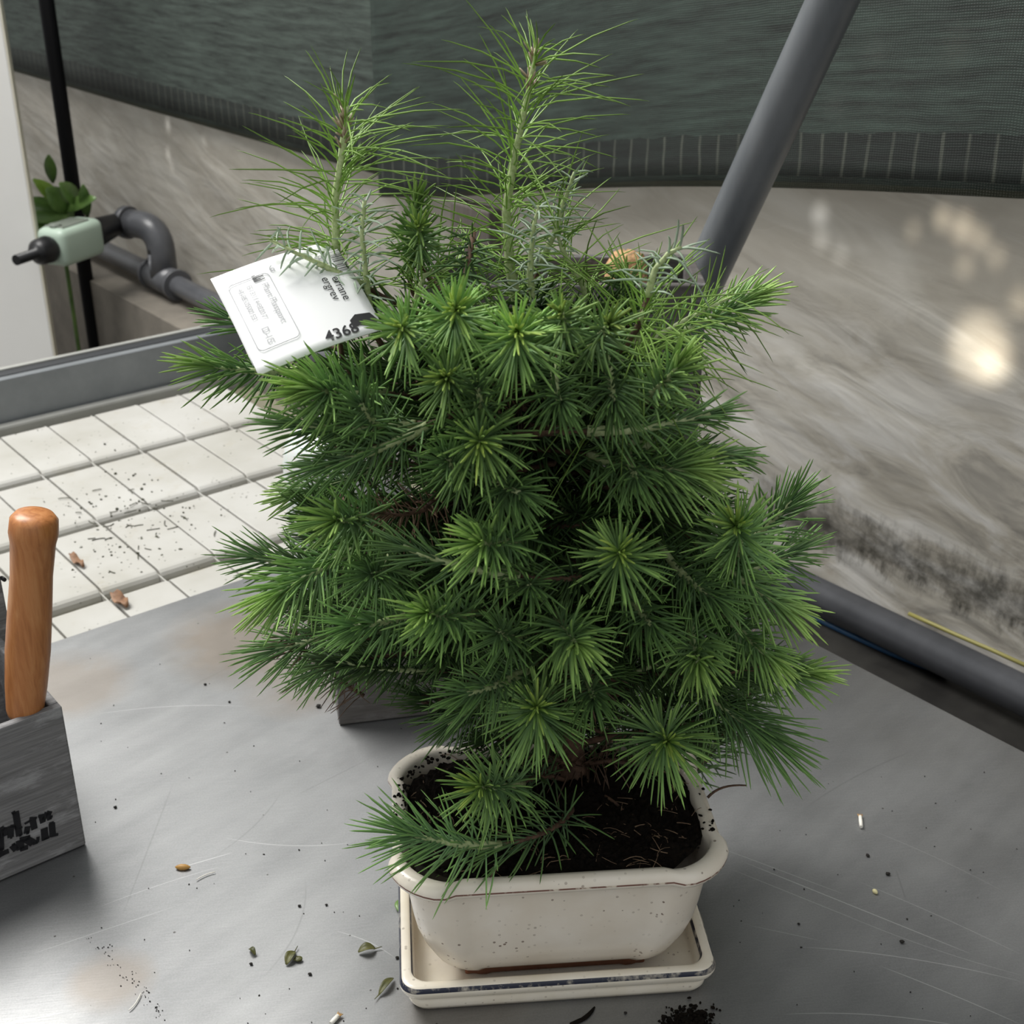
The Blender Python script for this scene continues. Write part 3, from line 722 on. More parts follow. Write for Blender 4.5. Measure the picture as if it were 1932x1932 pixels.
# ================================================================== the pine
tree = thing('bonsai_pine', 'bushy young green pine bonsai with starburst needle tufts growing in the cream pot', 'bonsai tree', onz(1085, 1490, .088))
MID = np.array((.21, .39, .10)); BRI = np.array((.46, .66, .18)); GLA = np.array((.50, .62, .46)); BLU = np.array((.195, .345, .17)); YEL = np.array((.58, .68, .10)); LNG = np.array((.15, .25, .05)); BRN = np.array((.24, .15, .10))
class Bag:
    def __init__(s): s.v, s.f, s.c, s.n = [], [], [], 0
    def needles(s, base, dr, L, bend, w, c0, c1, kseg=4):
        n = len(L); dr = dr / np.linalg.norm(dr, axis=1)[:, None]
        ref = np.where(np.abs(dr[:, 2:3]) > .9, np.array([[1., 0, 0]]), np.array([[0., 0, 1.]]))
        u = np.cross(dr, ref); u /= np.linalg.norm(u, axis=1)[:, None]; v = np.cross(dr, u)
        ts = [0, .3, .65, .93, 1][:kseg + 1]; ws = [.75, 1, .95, .6, .12]
        P = []; C = []
        for t, wk in zip(ts, ws):
            c = base + dr * (L * t)[:, None] + bend * ((L * t * t)[:, None])
            for k in range(3):
                a = 2.094 * k; P.append(c + (u * math.cos(a) + v * math.sin(a)) * (w * wk)[:, None]); C.append(c0 * (1 - t) + c1 * t)
        P = np.stack(P, 1); C = np.stack(C, 1)         # n, 15, 3
        nv = P.shape[1]; f = []
        for j in range(len(ts) - 1):
            for k in range(3):
                f.append((j * 3 + k, j * 3 + (k + 1) % 3, j * 3 + 3 + (k + 1) % 3, j * 3 + 3 + k))
        f = np.array(f)
        F_ = (f[None] + (np.arange(n) * nv)[:, None, None] + s.n).reshape(-1, 4)
        s.v.append(P.reshape(-1, 3)); s.c.append(C.reshape(-1, 3)); s.f.append(F_); s.n += n * nv
    def build(s, name, parent):
        v = np.concatenate(s.v); c = np.concatenate(s.c); f = np.concatenate(s.f)
        me = bpy.data.meshes.new(name)
        me.vertices.add(len(v)); me.vertices.foreach_set('co', v.astype(np.float32).ravel())
        me.loops.add(f.size); me.loops.foreach_set('vertex_index', f.astype(np.int32).ravel())
        me.polygons.add(len(f)); me.polygons.foreach_set('loop_start', np.arange(0, f.size, 4, dtype=np.int32))
        me.update(calc_edges=True)
        me.polygons.foreach_set('use_smooth', [True] * len(f))
        ca = me.color_attributes.new('tint', 'FLOAT_COLOR', 'POINT'); c4 = np.ones((len(v), 4), np.float32); c4[:, :3] = np.clip(c, 0, 1); ca.data.foreach_set('color', c4.ravel())
        return link(name, me, M['needle'], parent)

def npv(x): return np.array(x, float)
def shoot_needles(bag, pts, n, L, kind, rnd, tintmul=1.0):
    """pts: polyline (k,3) of the leafy axis from base to apex"""
    pts = npv(pts); seg = np.linalg.norm(np.diff(pts, axis=0), axis=1); cum = np.concatenate([[0], np.cumsum(seg)]); T = cum[-1]
    i = np.arange(n); s = (i + .5) / n
    pw = {'R': .62, 'S': .72, 'L': 1.0, 'G': 1.0, 'F': .75, 'D': 1.0}[kind]
    s = s ** pw
    d_ = s * T
    base = np.stack([np.interp(d_, cum, pts[:, k]) for k in range(3)], 1)
    e_ = T * .08; ax = np.stack([np.interp(np.minimum(d_ + e_, T), cum, pts[:, k]) - np.interp(np.maximum(d_ - e_, 0), cum, pts[:, k]) for k in range(3)], 1)
    ax /= np.linalg.norm(ax, axis=1)[:, None]
    ref = npv([.31, .17, .93]); u = np.cross(ax, ref); u /= np.linalg.norm(u, axis=1)[:, None]; w = np.cross(ax, u)
    az = i * 2.399963 + rnd.normal(0, .25, n)
    rad = u * np.cos(az)[:, None] + w * np.sin(az)[:, None]
    if kind == 'R': ang = 84 - 72 * s ** 2.2
    elif kind in 'SF': ang = 74 - 60 * s ** 1.5
    elif kind == 'L': ang = 72 - 26 * s
    elif kind == 'D': ang = 85 - 30 * s
    else: ang = 72 - 15 * s
    if kind == 'L': ang = ang + rnd.normal(0, 15, n); az = az + rnd.normal(0, .8, n); rad = u * np.cos(az)[:, None] + w * np.sin(az)[:, None]
    ang = np.radians(ang + rnd.normal(0, 9, n))
    dr = ax * np.cos(ang)[:, None] + rad * np.sin(ang)[:, None]
    g = npv([0, 0, -1.])
    if kind == 'L':
        Ls = L * rnd.uniform(.75, 1.3, n) * (1.12 - .12 * s) * (1 - .72 * np.clip((s - .93) / .07, 0, 1) * (n > 140)); bend = rad * .15 + g * .24 + rnd.normal(0, .13, (n, 3)); wd = np.full(n, .00045)
    elif kind == 'G':
        Ls = L * rnd.uniform(.5, 1.15, n); bend = g * .28 + rnd.normal(0, .16, (n, 3)); wd = np.full(n, .00062)
    elif kind == 'D':
        Ls = L * rnd.uniform(.5, 1.05, n); bend = g * .2 + rnd.normal(0, .12, (n, 3)); wd = np.full(n, .0004)
    else:
        Ls = L * rnd.uniform(.8, 1.1, n) * (1 - .45 * np.clip(s - .8, 0, 1) / .2 * (.75 if kind == 'R' else .35)) * (.86 + .14 * s)
        bend = g * .10 + ax * .10 + rnd.normal(0, .055, (n, 3)); wd = np.full(n, .00070 if kind != 'F' else .00060)
    t = s[:, None]
    rv = rnd.uniform(.8, 1.2, (n, 1)) * tintmul
    if kind == 'L': c0 = (LNG * 2.2)[None] * rv; c1 = LNG[None] * rv * .9
    elif kind == 'G': c0 = GLA[None] * rv; c1 = (GLA * .8)[None] * rv
    elif kind == 'D': c0 = BRN[None] * rv; c1 = (BRN * 1.5)[None] * rv
    elif kind == 'F': c0 = (BLU * .8)[None] * rv; c1 = MID[None] * rv
    else:
        y = np.clip((t - .8) / .2, 0, 1)
        c0 = (BLU * (1 - y) + (MID * .6 + BRI * .5) * y) * rv
        c1 = ((MID * 1.1 * (1 - t) + (MID * .55 + BRI * .55) * t) * (1 - y) + BRI * 1.0 * y) * rv
        if kind == 'R': yy = np.clip((t - .9) / .1, 0, 1) * rv; c1 = c1 * (1 - yy * .6) + YEL * yy * .6
    bag.needles(base, dr, Ls, bend, wd, c0, c1)

PXM = 1 / 2494.0
def depth_axis(p): return p.y * cs + (H - p.z) * sn
# trunk line
trunk_px = [(1085,1490,.602), (1075,1380,.606), (1030,1230,.605), (985,1080,.60), (960,930,.60), (950,780,.60), (945,640,.60)]
trunk_pts = [ony(*p) for p in trunk_px]; trunk_pts[0].z = .085
bm = bmesh.new(); tp_ = []
for a, b in zip(trunk_pts, trunk_pts[1:]):
    for k in range(5): tp_.append(a.lerp(b, k / 5) + Vector(rng.normal(0, .0007, 3)))
tp_.append(trunk_pts[-1])
tube(bm, tp_, [.0085 - .0062 * (k / len(tp_)) ** .7 for k in range(len(tp_))], 12)
trunk = bm_obj('trunk', bm, M['bark'], tree)

def yfront(px, py):
    g = max(0, 1 - ((px - 990) / 590) ** 2)
    h = 1.0 if 600 < py < 1300 else (max(.25, (py - 100) / 500) if py <= 600 else max(.45, 1 - (py - 1300) / 330))
    return .598 - .125 * math.sqrt(g) * h

# apex x,y, stem from x,y, how far the stem comes forward, needles, needle length in px, kind, brightness, own apex depth (optional)
SH = [
 (860,585,862,625,.055,150,98,'R',1.15), (977,628,980,665,.06,165,112,'R',1.2), (757,618,775,640,.045,110,86,'R',1.0), (790,428,790,470,.03,90,68,'R',.85,.585),
 (842,712,862,722,.05,120,92,'R',.85), (785,372,780,430,.01,80,62,'S',.8,.60), (905,835,893,812,.05,140,112,'R',1.0), (1168,1042,1170,1062,.06,140,112,'R',1.1),
 (1388,990,1390,1060,.035,150,104,'R',1.25), (1258,1400,1238,1378,.045,150,112,'R',1.1), (1012,1335,1018,1352,.06,150,112,'R',1.05), (905,1485,985,1478,.04,150,96,'R',1.0,.525),
 (1150,610,1110,660,.04,90,84,'R',.7), (1178,520,1190,580,.03,80,62,'R',.8,.58), (845,865,870,880,.03,90,90,'F',.8), (1060,590,1065,640,.04,90,76,'R',.75),
 (590,733,712,742,.035,170,112,'S',1.05), (392,688,480,692,.01,100,84,'S',.95,.60), (430,600,500,620,.0,70,74,'F',.9,.64), (1300,885,1205,872,.015,170,110,'S',.95),
 (1495,945,1430,1005,.005,100,88,'F',1.0,.60), (905,1025,992,1010,.045,150,110,'S',1.2), (632,982,705,965,.03,140,108,'S',1.05), (525,1118,605,1070,.015,150,98,'S',1.1),
 (700,1085,725,1062,.03,110,98,'F',1.0), (806,1155,905,1152,.045,150,98,'S',1.25), (1088,1215,1048,1160,.045,140,104,'S',1.05), (1480,1145,1400,1085,.01,120,88,'S',1.1),
 (1520,1270,1450,1262,.015,110,84,'S',1.1,.57), (1452,1240,1400,1185,.02,110,82,'S',1.15), (1318,1250,1305,1195,.03,120,96,'S',1.0), (1440,1385,1335,1305,.015,140,118,'F',1.05,.575),
 (768,1572,925,1592,.01,120,112,'F',1.3,.515), (520,1225,620,1190,.0,90,96,'F',1.0,.61), (668,1182,750,1160,.02,120,92,'F',1.15), (600,1262,660,1225,.0,100,84,'F',1.1,.60),
 (880,1310,950,1280,.02,110,90,'F',.9), (1280,690,1225,740,.02,110,84,'S',1.0), (600,880,680,850,.0,100,82,'F',.9), (560,930,650,900,-.01,100,80,'S',.8,.62),
 (480,1050,600,1065,-.005,90,84,'F',.85,.62), (980,930,940,900,.03,110,100,'F',.8), (760,1030,800,1040,.0,80,80,'F',.7), (1390,860,1320,850,.0,80,60,'F',.8),
 (1200,905,1190,860,.02,90,90,'F',.7), (1350,1130,1300,1080,.02,110,92,'F',.9), (1230,1180,1200,1130,.03,100,92,'F',.75), (940,1190,980,1200,.03,100,88,'F',.8),
 (1120,1320,1110,1280,.03,90,84,'F',.7), (1500,1040,1430,1060,-.01,90,90,'F',.95,.60), (1160,760,1150,700,.03,110,100,'F',.6), (1060,760,1050,700,.04,100,92,'F',.7),
 (680,760,720,800,.02,90,92,'F',.8), (1400,1340,1330,1270,.0,80,92,'F',.7,.60), (700,1240,760,1210,.0,90,84,'F',.85,.61), (845,1365,900,1320,.0,80,74,'F',.8,.59),
 (560,800,640,800,.0,100,90,'F',.85), (1340,780,1270,790,.0,90,70,'F',.9), (900,730,905,780,.03,70,80,'F',.65), (1000,1105,1000,1080,.03,80,86,'F',.7),
 (1420,560,1330,600,.0,110,74,'S',1.15,.585),
]
LONG = [   # long-needled and glaucous leaders: polyline px, needles, length px, kind
 ([(640,640,.60), (636,520,.60), (632,380,.598), (648,270,.595), (654,200,.593)], 195, 168, 'L'),
 ([(985,640,.60), (962,500,.60), (955,400,.60), (972,290,.598), (996,180,.596), (1013,92,.595)], 215, 165, 'L'),
 ([(1185,740,.55), (1200,660,.53), (1210,600,.52), (1222,560,.52)], 110, 190, 'L'),
 ([(1170,700,.56), (1230,640,.565), (1300,600,.575), (1380,560,.585)], 60, 110, 'L'),
 ([(700,600,.575), (690,520,.572), (682,440,.57), (688,378,.57)], 46, 78, 'G'),
 ([(1010,600,.57), (1000,520,.567), (1005,440,.565), (1016,388,.565)], 52, 74, 'G'),
 ([(1020,500,.60), (1050,430,.60), (1068,370,.60), (1084,325,.60)], 34, 66, 'G'),
 ([(690,540,.58), (620,505,.575), (560,478,.572), (508,452,.57)], 34, 74, 'G'),
 ([(1222,560,.52), (1235,510,.52), (1260,480,.52), (1285,465,.52)], 24, 84, 'G'),
 ([(760,640,.59), (800,520,.60), (860,500,.61), (900,470,.62)], 60, 130, 'L'),
 ([(1120,640,.60), (1100,540,.60), (1060,470,.60), (1040,400,.605)], 70, 150, 'L'),
]
def nearest_trunk(p):
    best = min(tp_, key=lambda q: (q.x - p.x) ** 2 + (q.y - p.y) ** 2 + 1.2 * (q.z - (p.z - .03)) ** 2)
    return best
nbranch = 0
def make_branch(leafy, n, Lm, kind, tm, rnd, stem_r=.0021, mater='stem', connect=True, label=None):
    global nbranch
    leafy = [Vector(p) for p in leafy]
    bm = bmesh.new()
    rs = [stem_r * (1.15 - .65 * k / (len(leafy) - 1)) for k in range(len(leafy))]
    tube(bm, leafy, rs, 8, mi=0)
    if connect:
        t0 = nearest_trunk(leafy[0]); mid = leafy[0] - (leafy[1] - leafy[0]).normalized() * (leafy[0] - t0).length * .45
        mid.z -= .004
        if mid.z < .115: mid.z = .115 + .3 * (t0.z - .09)
        cpts = bez(t0, mid, leafy[0], 9)
        tube(bm, cpts, [.0011 * (1.4 - .04 * k) for k in range(9)], 7, mi=1)
    for v_ in bm.verts: v_.co += Vector(rnd.normal(0, .00016, 3))
    br = bm_obj('branch', bm, [M[mater], M['bark']], tree)
    if label: br['label'] = label
    bag = Bag(); shoot_needles(bag, [tuple(p) for p in leafy], n, Lm, kind, rnd, tm)
    if connect and kind in 'SRF':
        LC = (leafy[0] - t0).length
        if LC > .012: shoot_needles(bag, [tuple(p) for p in cpts[2:]], int(LC * (800 if leafy[0].z < .33 else 250)), Lm * .85, 'F', rnd, tm * .55)  # connector needles dimmed too, inner shade put into the tint
    bag.build('needles', br); nbranch += 1
    return br
for k, s_ in enumerate(SH):
    tx, ty, fx, fy, dY, n, Lp, kind, tm = s_[:9]
    rnd = np.random.default_rng(100 + k)
    Yt = s_[9] if len(s_) > 9 else yfront(tx, ty)
    a = ony(tx, ty, Yt); b = ony(fx, fy, Yt + dY)
    seg = (a - b)
    # extend the leafy part backwards so that it is at least 45 mm long
    if seg.length < .05: b2 = a - seg.normalized() * .05
    else: b2 = b
    mid = (a + b2) / 2 + Vector((0, 0, -.004 if kind != 'R' else -.002)) + Vector(rnd.normal(0, .001, 3))
    pts = bez(b2, mid * 1.0, a, 7)
    Lm = Lp * PXM * depth_axis(a)
    make_branch(pts, int(n * .95), Lm * 1.18, kind, tm, rnd, .0021)
for k, (pp, n, Lp, kind) in enumerate(LONG):
    rnd = np.random.default_rng(300 + k)
    q = [ony(*p) for p in pp]
    pts = []
    for a, b in zip(q, q[1:]):
        for j in range(4): pts.append(a.lerp(b, j / 4))
    pts.append(q[-1])
    br = make_branch(pts, n, Lp * PXM * depth_axis(q[-1]), kind, 1.0 if kind == 'G' else 1.1, rnd, .0021 if (kind == 'L' and len(pp) > 4) else .0014, 'stem')
    if k < 2:   # dried stubs at the cut leader tips
        bag = Bag(); m_ = 26; tipv = npv(q[-1]); axv = npv(q[-1] - q[-2]); axv /= np.linalg.norm(axv)
        bs = tipv[None] - axv[None] * rnd.uniform(0, .02, (m_, 1)); rr = rnd.normal(0, 1, (m_, 3)); dr = axv[None] * .9 + rr * .45
        bag.needles(bs, dr, rnd.uniform(.005, .009, m_), np.zeros((m_, 3)), np.full(m_, .0007), np.tile(npv((.22, .12, .07)), (m_, 1)), np.tile(npv((.62, .5, .38)), (m_, 1)))
        so = bag.build('dry_stubs', br); so['label'] = 'dry pinkish brown needle stubs'
# dead twig
dead = [ony(835,935,.53), ony(800,962,.525), ony(760,972,.522), ony(715,968,.52)]
make_branch(dead, 60, .018, 'D', 1.0, np.random.default_rng(55), .0012, 'bark', label='dead brown twig with dry needles')
make_branch([ony(960,740,.53), ony(935,765,.525), ony(920,790,.52)], 26, .014, 'D', .9, np.random.default_rng(56), .0011, 'bark', label='dead brown twig with dry needles')
# inner shoots
def inside(px, py):
    if py < 560 or py > 1440: return False
    tab = [(560,640,1240), (640,560,1330), (760,520,1330), (900,535,1380), (1020,500,1480), (1130,480,1530), (1220,500,1530), (1290,640,1480), (1360,840,1440), (1440,900,1400)]
    for (y0, l0, r0), (y1, l1, r1) in zip(tab, tab[1:]):
        if y0 <= py <= y1:
            t = (py - y0) / (y1 - y0); return l0 + (l1 - l0) * t + 45 < px < r0 + (r1 - r0) * t - 45
    return False
fr = np.random.default_rng(42); mass = Bag(); mass_bm = bmesh.new(); cntf = 0
while cntf < 250:
    x, y = fr.uniform(500, 1540), fr.uniform(560, 1440)
    if not inside(x, y): continue
    Yf = yfront(x, y); Y = fr.uniform(Yf + .045, .685 if cntf > 30 else .62)
    a = ony(x, y, Y); t0 = nearest_trunk(a)
    out = (a - t0); out.z *= .3
    if out.length < .01: out = Vector((fr.normal(), fr.normal(), .2))
    out = out.normalized() + Vector((0, -.25, .25)) + Vector(fr.normal(0, .3, 3)); out.normalize()
    b = a - out * .055; mid = (a + b) / 2 - Z * .004; pts = bez(b, mid, a, 6)
    n = int(fr.integers(60, 90)); Lm = .024 * fr.uniform(.85, 1.1); tm = fr.uniform(.32, .62)  # inner needles tinted darker to paint in the shade of the gaps
    if cntf < 24:
        make_branch(pts, n, Lm, 'F', tm, fr, .0014)
    else:
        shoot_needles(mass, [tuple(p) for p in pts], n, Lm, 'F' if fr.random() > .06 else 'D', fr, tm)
        tube(mass_bm, pts, .0013, 5)
        if cntf % 3 == 0: tube(mass_bm, bez(t0, b - out * .02, b, 6), .0014, 5)
    cntf += 1
inner = bm_obj('inner_twigs', mass_bm, M['bark'], tree); inner['kind'] = 'stuff'
im = mass.build('inner_needles', tree); im['kind'] = 'stuff'

# ================================================================== tag card
cA, cB, cD = ony(397, 522, .56), ony(618, 452, .60), ony(487, 706, .505)
tu = (cB - cA); tv = (cD - cA); 
LU, LV = tu.length, tv.length; uu = tu.normalized(); vv = (tv - uu * tv.dot(uu)).normalized(); tn = uu.cross(vv).normalized()
if tn.z < 0: tn = -tn
shear = tv.dot(uu) / LV; vv = tv.normalized()
TO = cA
def tp(s_, t_, h=0):
    cu = .0012 * math.sin(math.pi * t_) + .0015 * math.sin(math.pi * s_)
    return TO + uu * LU * s_ + vv * LV * t_ + tn * (cu + h)
plant_tag = thing('plant_tag', 'white folded plant passport card stuck among the needles at upper left', 'tag', TO)
def card(name, ds, dt, dh, s1=1.03, t1=1.0):
    bm = bmesh.new(); g = [[bm.verts.new(tp(ds + s1 * i / 12, dt + t1 * j / 12, dh)) for i in range(13)] for j in range(13)]
    for j in range(12):
        for i in range(12): f = bm.faces.new((g[j][i], g[j][i + 1], g[j + 1][i + 1], g[j + 1][i])); f.smooth = True
    o = bm_obj(name, bm, M['paper'], plant_tag); sd = o.modifiers.new('t', 'SOLIDIFY'); sd.thickness = .0004; sd.offset = -1 if True else 0; return o
c1_ = card('card', 0, .13, 0, 1.03, .88); c2_ = card('card_back', .0, 0, -.0012, 1.0, .9)
def text_on(s_, body, s0, t0, size, ang=0, matn='print_', bold=0.0):
    cu = bpy.data.curves.new('txt', 'FONT'); cu.body = body; cu.size = size; cu.offset = bold; cu.resolution_u = 3
    o = bpy.data.objects.new('txt', cu); COL.objects.link(o); bpy.context.view_layer.update()
    me = bpy.data.meshes.new_from_object(o.evaluated_get(bpy.context.evaluated_depsgraph_get())); bpy.data.objects.remove(o)
    x_, y_ = (uu, -vv) if ang == 0 else (vv, uu)
    bm = bmesh.new(); bm.from_mesh(me); bpy.data.meshes.remove(me)
    for v_ in bm.verts:
        dx, dy = v_.co.x, v_.co.y
        if ang == 0: s2, t2 = s0 + dx / LU, t0 - dy / LV
        else: s2, t2 = s0 + dy / LU, t0 + dx / LV
        v_.co = tp(s2, t2, .0005)
    return bm_obj('printed_text', bm, M[matn], c1_)
def bar(s0, t0, s1, t1, matn='print_'):
    bm = bmesh.new(); vs = [bm.verts.new(tp(a_, b_, .0005)) for a_, b_ in ((s0, t0), (s1, t0), (s1, t1), (s0, t1))]; bm.faces.new(vs); return bm
text_on(None, 'Plant Passport', .31, .27, .0047, 90, 'print_grey')
text_on(None, 'D-15', .155, .66, .0048, 90, 'print_grey')
text_on(None, '43-85 0500153', .125, .24, .0036, 90, 'print_grey')
text_on(None, 'E-13 114 82017', .20, .24, .0036, 90, 'print_grey')
text_on(None, '4368', .56, .975, .0085, 0, 'print_', .00015)
text_on(None, 'errane', .84, .42, .0062, 90, 'print_')
text_on(None, 'ergrev', .76, .40, .0062, 90, 'print_')
text_on(None, '6', .42, .18, .006, 0, 'print_grey'); text_on(None, '9 4', .80, .16, .006, 90, 'print_grey')
bmx = bmesh.new()
for k in range(26):
    if k % 5 == 3: continue
    s0 = .93; t0 = .14 + k * .011; w_ = (.003, .006, .004, .008)[k % 4]
    vs = [bmx.verts.new(tp(a_, b_, .0005)) for a_, b_ in ((s0, t0), (s0 + .10, t0), (s0 + .10, t0 + w_), (s0, t0 + w_))]; bmx.faces.new(vs)
bm_obj('barcode', bmx, M['print_'], c1_)
bmx = bmesh.new()
for k in range(6):
    vs = [bmx.verts.new(tp(a_, b_, .0005)) for a_, b_ in ((.27 , .16 + .012 * k), (.27 + .03 * (1 + k % 3), .16 + .012 * k), (.27 + .03 * (1 + k % 3), .168 + .012 * k), (.27, .168 + .012 * k))]; bmx.faces.new(vs)
bm_obj('printed_mark', bmx, M['print_'], c1_)
bmx = bmesh.new(); bmx.faces.new([bmx.verts.new(tp(a_, b_, .0005)) for a_, b_ in ((.80, .93), (.80, .86), (.86, .82), (.98, .84), (1.02, .93), (.95, .96), (.86, .92))])
bm_obj('printed_mark', bmx, M['print_'], c1_)
# frame line around the passport block
bmx = bmesh.new()
fr_pts = []
for cx, cy, a0 in ((.36, .22, -90), (.36, .80, 0), (.11, .80, 90), (.11, .22, 180)):
    for k in range(7):
        a = math.radians(a0 + 90 * k / 6); fr_pts.append((cx + .04 * math.cos(a), cy + .045 * math.sin(a)))
for (a0, b0), (a1, b1) in zip(fr_pts, fr_pts[1:] + fr_pts[:1]):
    tube(bmx, [tp(a0, b0, .0005), tp(a1, b1, .0005)], .00016, 4, caps=False)
bm_obj('frame_line', bmx, M['print_grey'], c1_)

# ================================================================== debris on the tabletop
def crumb(name, px, py, r_, label, material='speck', flat=.6, cat='crumb', group=None, seed=0):
    random.seed(seed + int(px)); bm = bmesh.new(); g = bmesh.ops.create_icosphere(bm, subdivisions=2, radius=r_)
    for v_ in g['verts']: v_.co = Vector((v_.co.x * random.uniform(.8, 1.3), v_.co.y * .9, v_.co.z * flat)) * random.uniform(.8, 1.2)
    mz = min(v_.co.z for v_ in bm.verts)
    for v_ in bm.verts: v_.co.z -= mz
    o = bm_obj(name, bm, M[material]); o.location = onz(px, py, 0.0002); return tag(o, label, cat, group)
for px, py, r_, lab in [
    (218, 1524, .0011, 'small black crumb on the steel right of the garden crate lettering'),
    (1637, 1615, .0013, 'black crumb just below the white root piece on the right'),
    (1675, 1650, .0014, 'dark flat crumb above right of the pale seed'),
    (1702, 1778, .0012, 'black crumb beside the long bright scratch at lower right'),
    (474, 1820, .0010, 'black crumb just below the small olive leaf scrap at lower left'),
    (585, 1839, .0010, 'black crumb below right of the curled olive leaf pair'),
    (565, 1710, .0009, 'left one of two lone black crumbs left of the pot'),
    (616, 1708, .0008, 'right one of two lone black crumbs left of the pot'),
    (387, 1292, .0011, 'black crumb on the steel left of the wooden crate behind'),
    (433, 1325, .0010, 'lower black crumb on the steel left of the wooden crate behind'),
    (601, 1334, .0018, 'brown-black soil crumb by the left corner of the wooden crate behind'),
    (1507, 1744, .0008, 'tiny black crumb right of the drip tray corner'),
    (750, 1808, .0010, 'dark crumb against the left side of the drip tray'),
    (1180, 1772 + 140, .0009, 'dark crumb in front of the tray'),
    ]:
    crumb('soil_crumb', px, py, r_, lab, group='soil crumbs on the steel tabletop')
def flat_leaf(name, p0, p1, w, label, material='dry', fold=.5, lift=.002, cat='leaf', tip=True):
    a, b = onz(*p0, .0012), onz(*p1, .0012); bm = bmesh.new(); d = (b - a)
    s = d.normalized().cross(Z)
    n = 9; rows = []
    for i in range(n):
        t = i / (n - 1); ww = w * math.sin(math.pi * min(1, t * .94 + .03)) ** .7; c = a + d * t + Z * lift * math.sin(math.pi * t)
        rows.append([bm.verts.new(c - s * ww + Z * fold * ww), bm.verts.new(c - s * ww * .5 + Z * fold * ww * .35), bm.verts.new(c), bm.verts.new(c + s * ww * .5 + Z * fold * ww * .3), bm.verts.new(c + s * ww + Z * fold * ww * .9)])
    for r0, r1 in zip(rows, rows[1:]):
        for k in range(4):
            f = bm.faces.new((r0[k], r0[k + 1], r1[k + 1], r1[k])); f.smooth = True
    if tip:
        q = b + d.normalized() * .004 + Z * .0005; tube(bm, [b - d.normalized() * .001, q], [.0004, .0002], 5)
    o = bm_obj(name, bm, M[material]); sd = o.modifiers.new('t', 'SOLIDIFY'); sd.thickness = .0003; return tag(o, label, cat)
flat_leaf('dry_leaf', (676, 1797), (708, 1790), .0030, 'folded dry olive-green leaf left of the drip tray, rounder with a dark tip')
flat_leaf('dry_leaf', (742, 1846), (715, 1877), .0022, 'narrow dry olive leaf with thin stalk by the front left tray corner')
flat_leaf('dry_leaf', (540, 1820), (556, 1795), .0026, 'small curled olive leaf with stalk left of the dark crumpled scrap')
flat_leaf('dry_leaf', (757, 1722), (758, 1696), .0040, 'round dark green leaf peeking out behind the left side of the drip tray', 'leaf', .1, .001, tip=False)
flat_leaf('leaf_scrap', (470, 1790), (482, 1802), .0014, 'tiny olive leaf scrap at lower left above a black crumb', 'dry', .6, tip=False)
crumb('leaf_scrap', 562, 1812, .0022, 'dark crumpled leaf scrap touching the curled olive leaf', 'dry', .5, 'leaf')
def root_bit(name, pts, r_, label, mt='root', cat='root piece'):
    bm = bmesh.new(); q = [onz(x, y, .0008 + r_) for x, y in pts]; tube(bm, bez(q[0], q[1], q[2], 8), [r_ * .8] + [r_] * 6 + [r_ * .6], 8)
    return tag(bm_obj(name, bm, M[mt]), label, cat)
root_bit('white_root_piece', ((370, 1660), (388, 1648), (406, 1645)), .00035, 'thin white root thread beside the brown seed husk')
root_bit('white_root_piece', ((243, 1906), (258, 1895), (266, 1873)), .00035, 'thin white root thread near the bottom left edge of the steel')
wr = thing('white_stub', 'short white stub with frayed tan top lying on the right of the steel', 'stem piece', onz(1624, 1546))
def stub(par, px, py, px2, py2, r_):
    a, b = onz(px, py, .0018), onz(px2, py2, .0018)
    bm = bmesh.new(); tube(bm, [a, a.lerp(b, .5), b], [r_ * .9, r_, r_ * .9], 10); bm_obj('stub', bm, M['root'], par)
    for k in range(4):
        bm = bmesh.new(); d = (b - a).normalized(); s = d.cross(Z) * (k - 1.5) * .0007
        tube(bm, [b + s * .6 - d * .0005, b + d * .0022 + s * 1.5], [.0005, .0002], 6); bm_obj('frayed_end', bm, M['seed'], par)
stub(wr, 1625, 1560, 1623, 1540, .0012)
wr2 = thing('white_stub', 'short white stub with frayed end at the bottom edge left of the tray', 'stem piece', onz(632, 1922))
stub(wr2, 624, 1931, 638, 1916, .0013)
def seed(name, px, py, L_, r_, ang, label, mt):
    c = onz(px, py, r_ * .8); d = Vector((math.cos(ang), math.sin(ang), 0)); bm = bmesh.new()
    tube(bm, [c + d * L_ * (t - .5) for t in (0, .1, .35, .65, .9, 1)], [r_ * q for q in (.15, .55, 1, .95, .5, .1)], 12)
    return tag(bm_obj(name, bm, M[mt]), label, 'seed')
seed('seed_husk', 345, 1636, .0095, .0019, .0, 'brown-orange seed husk on the steel between crate and pot', 'seed')
seed('pale_seed', 1651, 1682, .0042, .0014, -1.1, 'single pale yellow seed on the right of the steel', 'seed2')
# white fallen pair of needles on the plant
bm = bmesh.new(); p0 = ony(1452, 1240, .528)
tube(bm, bez(p0, ony(1465, 1262, .527), ony(1489, 1284, .527), 6), .0006, 8); tube(bm, bez(p0, ony(1462, 1262, .527), ony(1473, 1287, .527), 6), .0004, 8)
tag(bm_obj('white_needle_pair', bm, M['root']), 'forked white thread caught on the right side of the pine', 'thread')
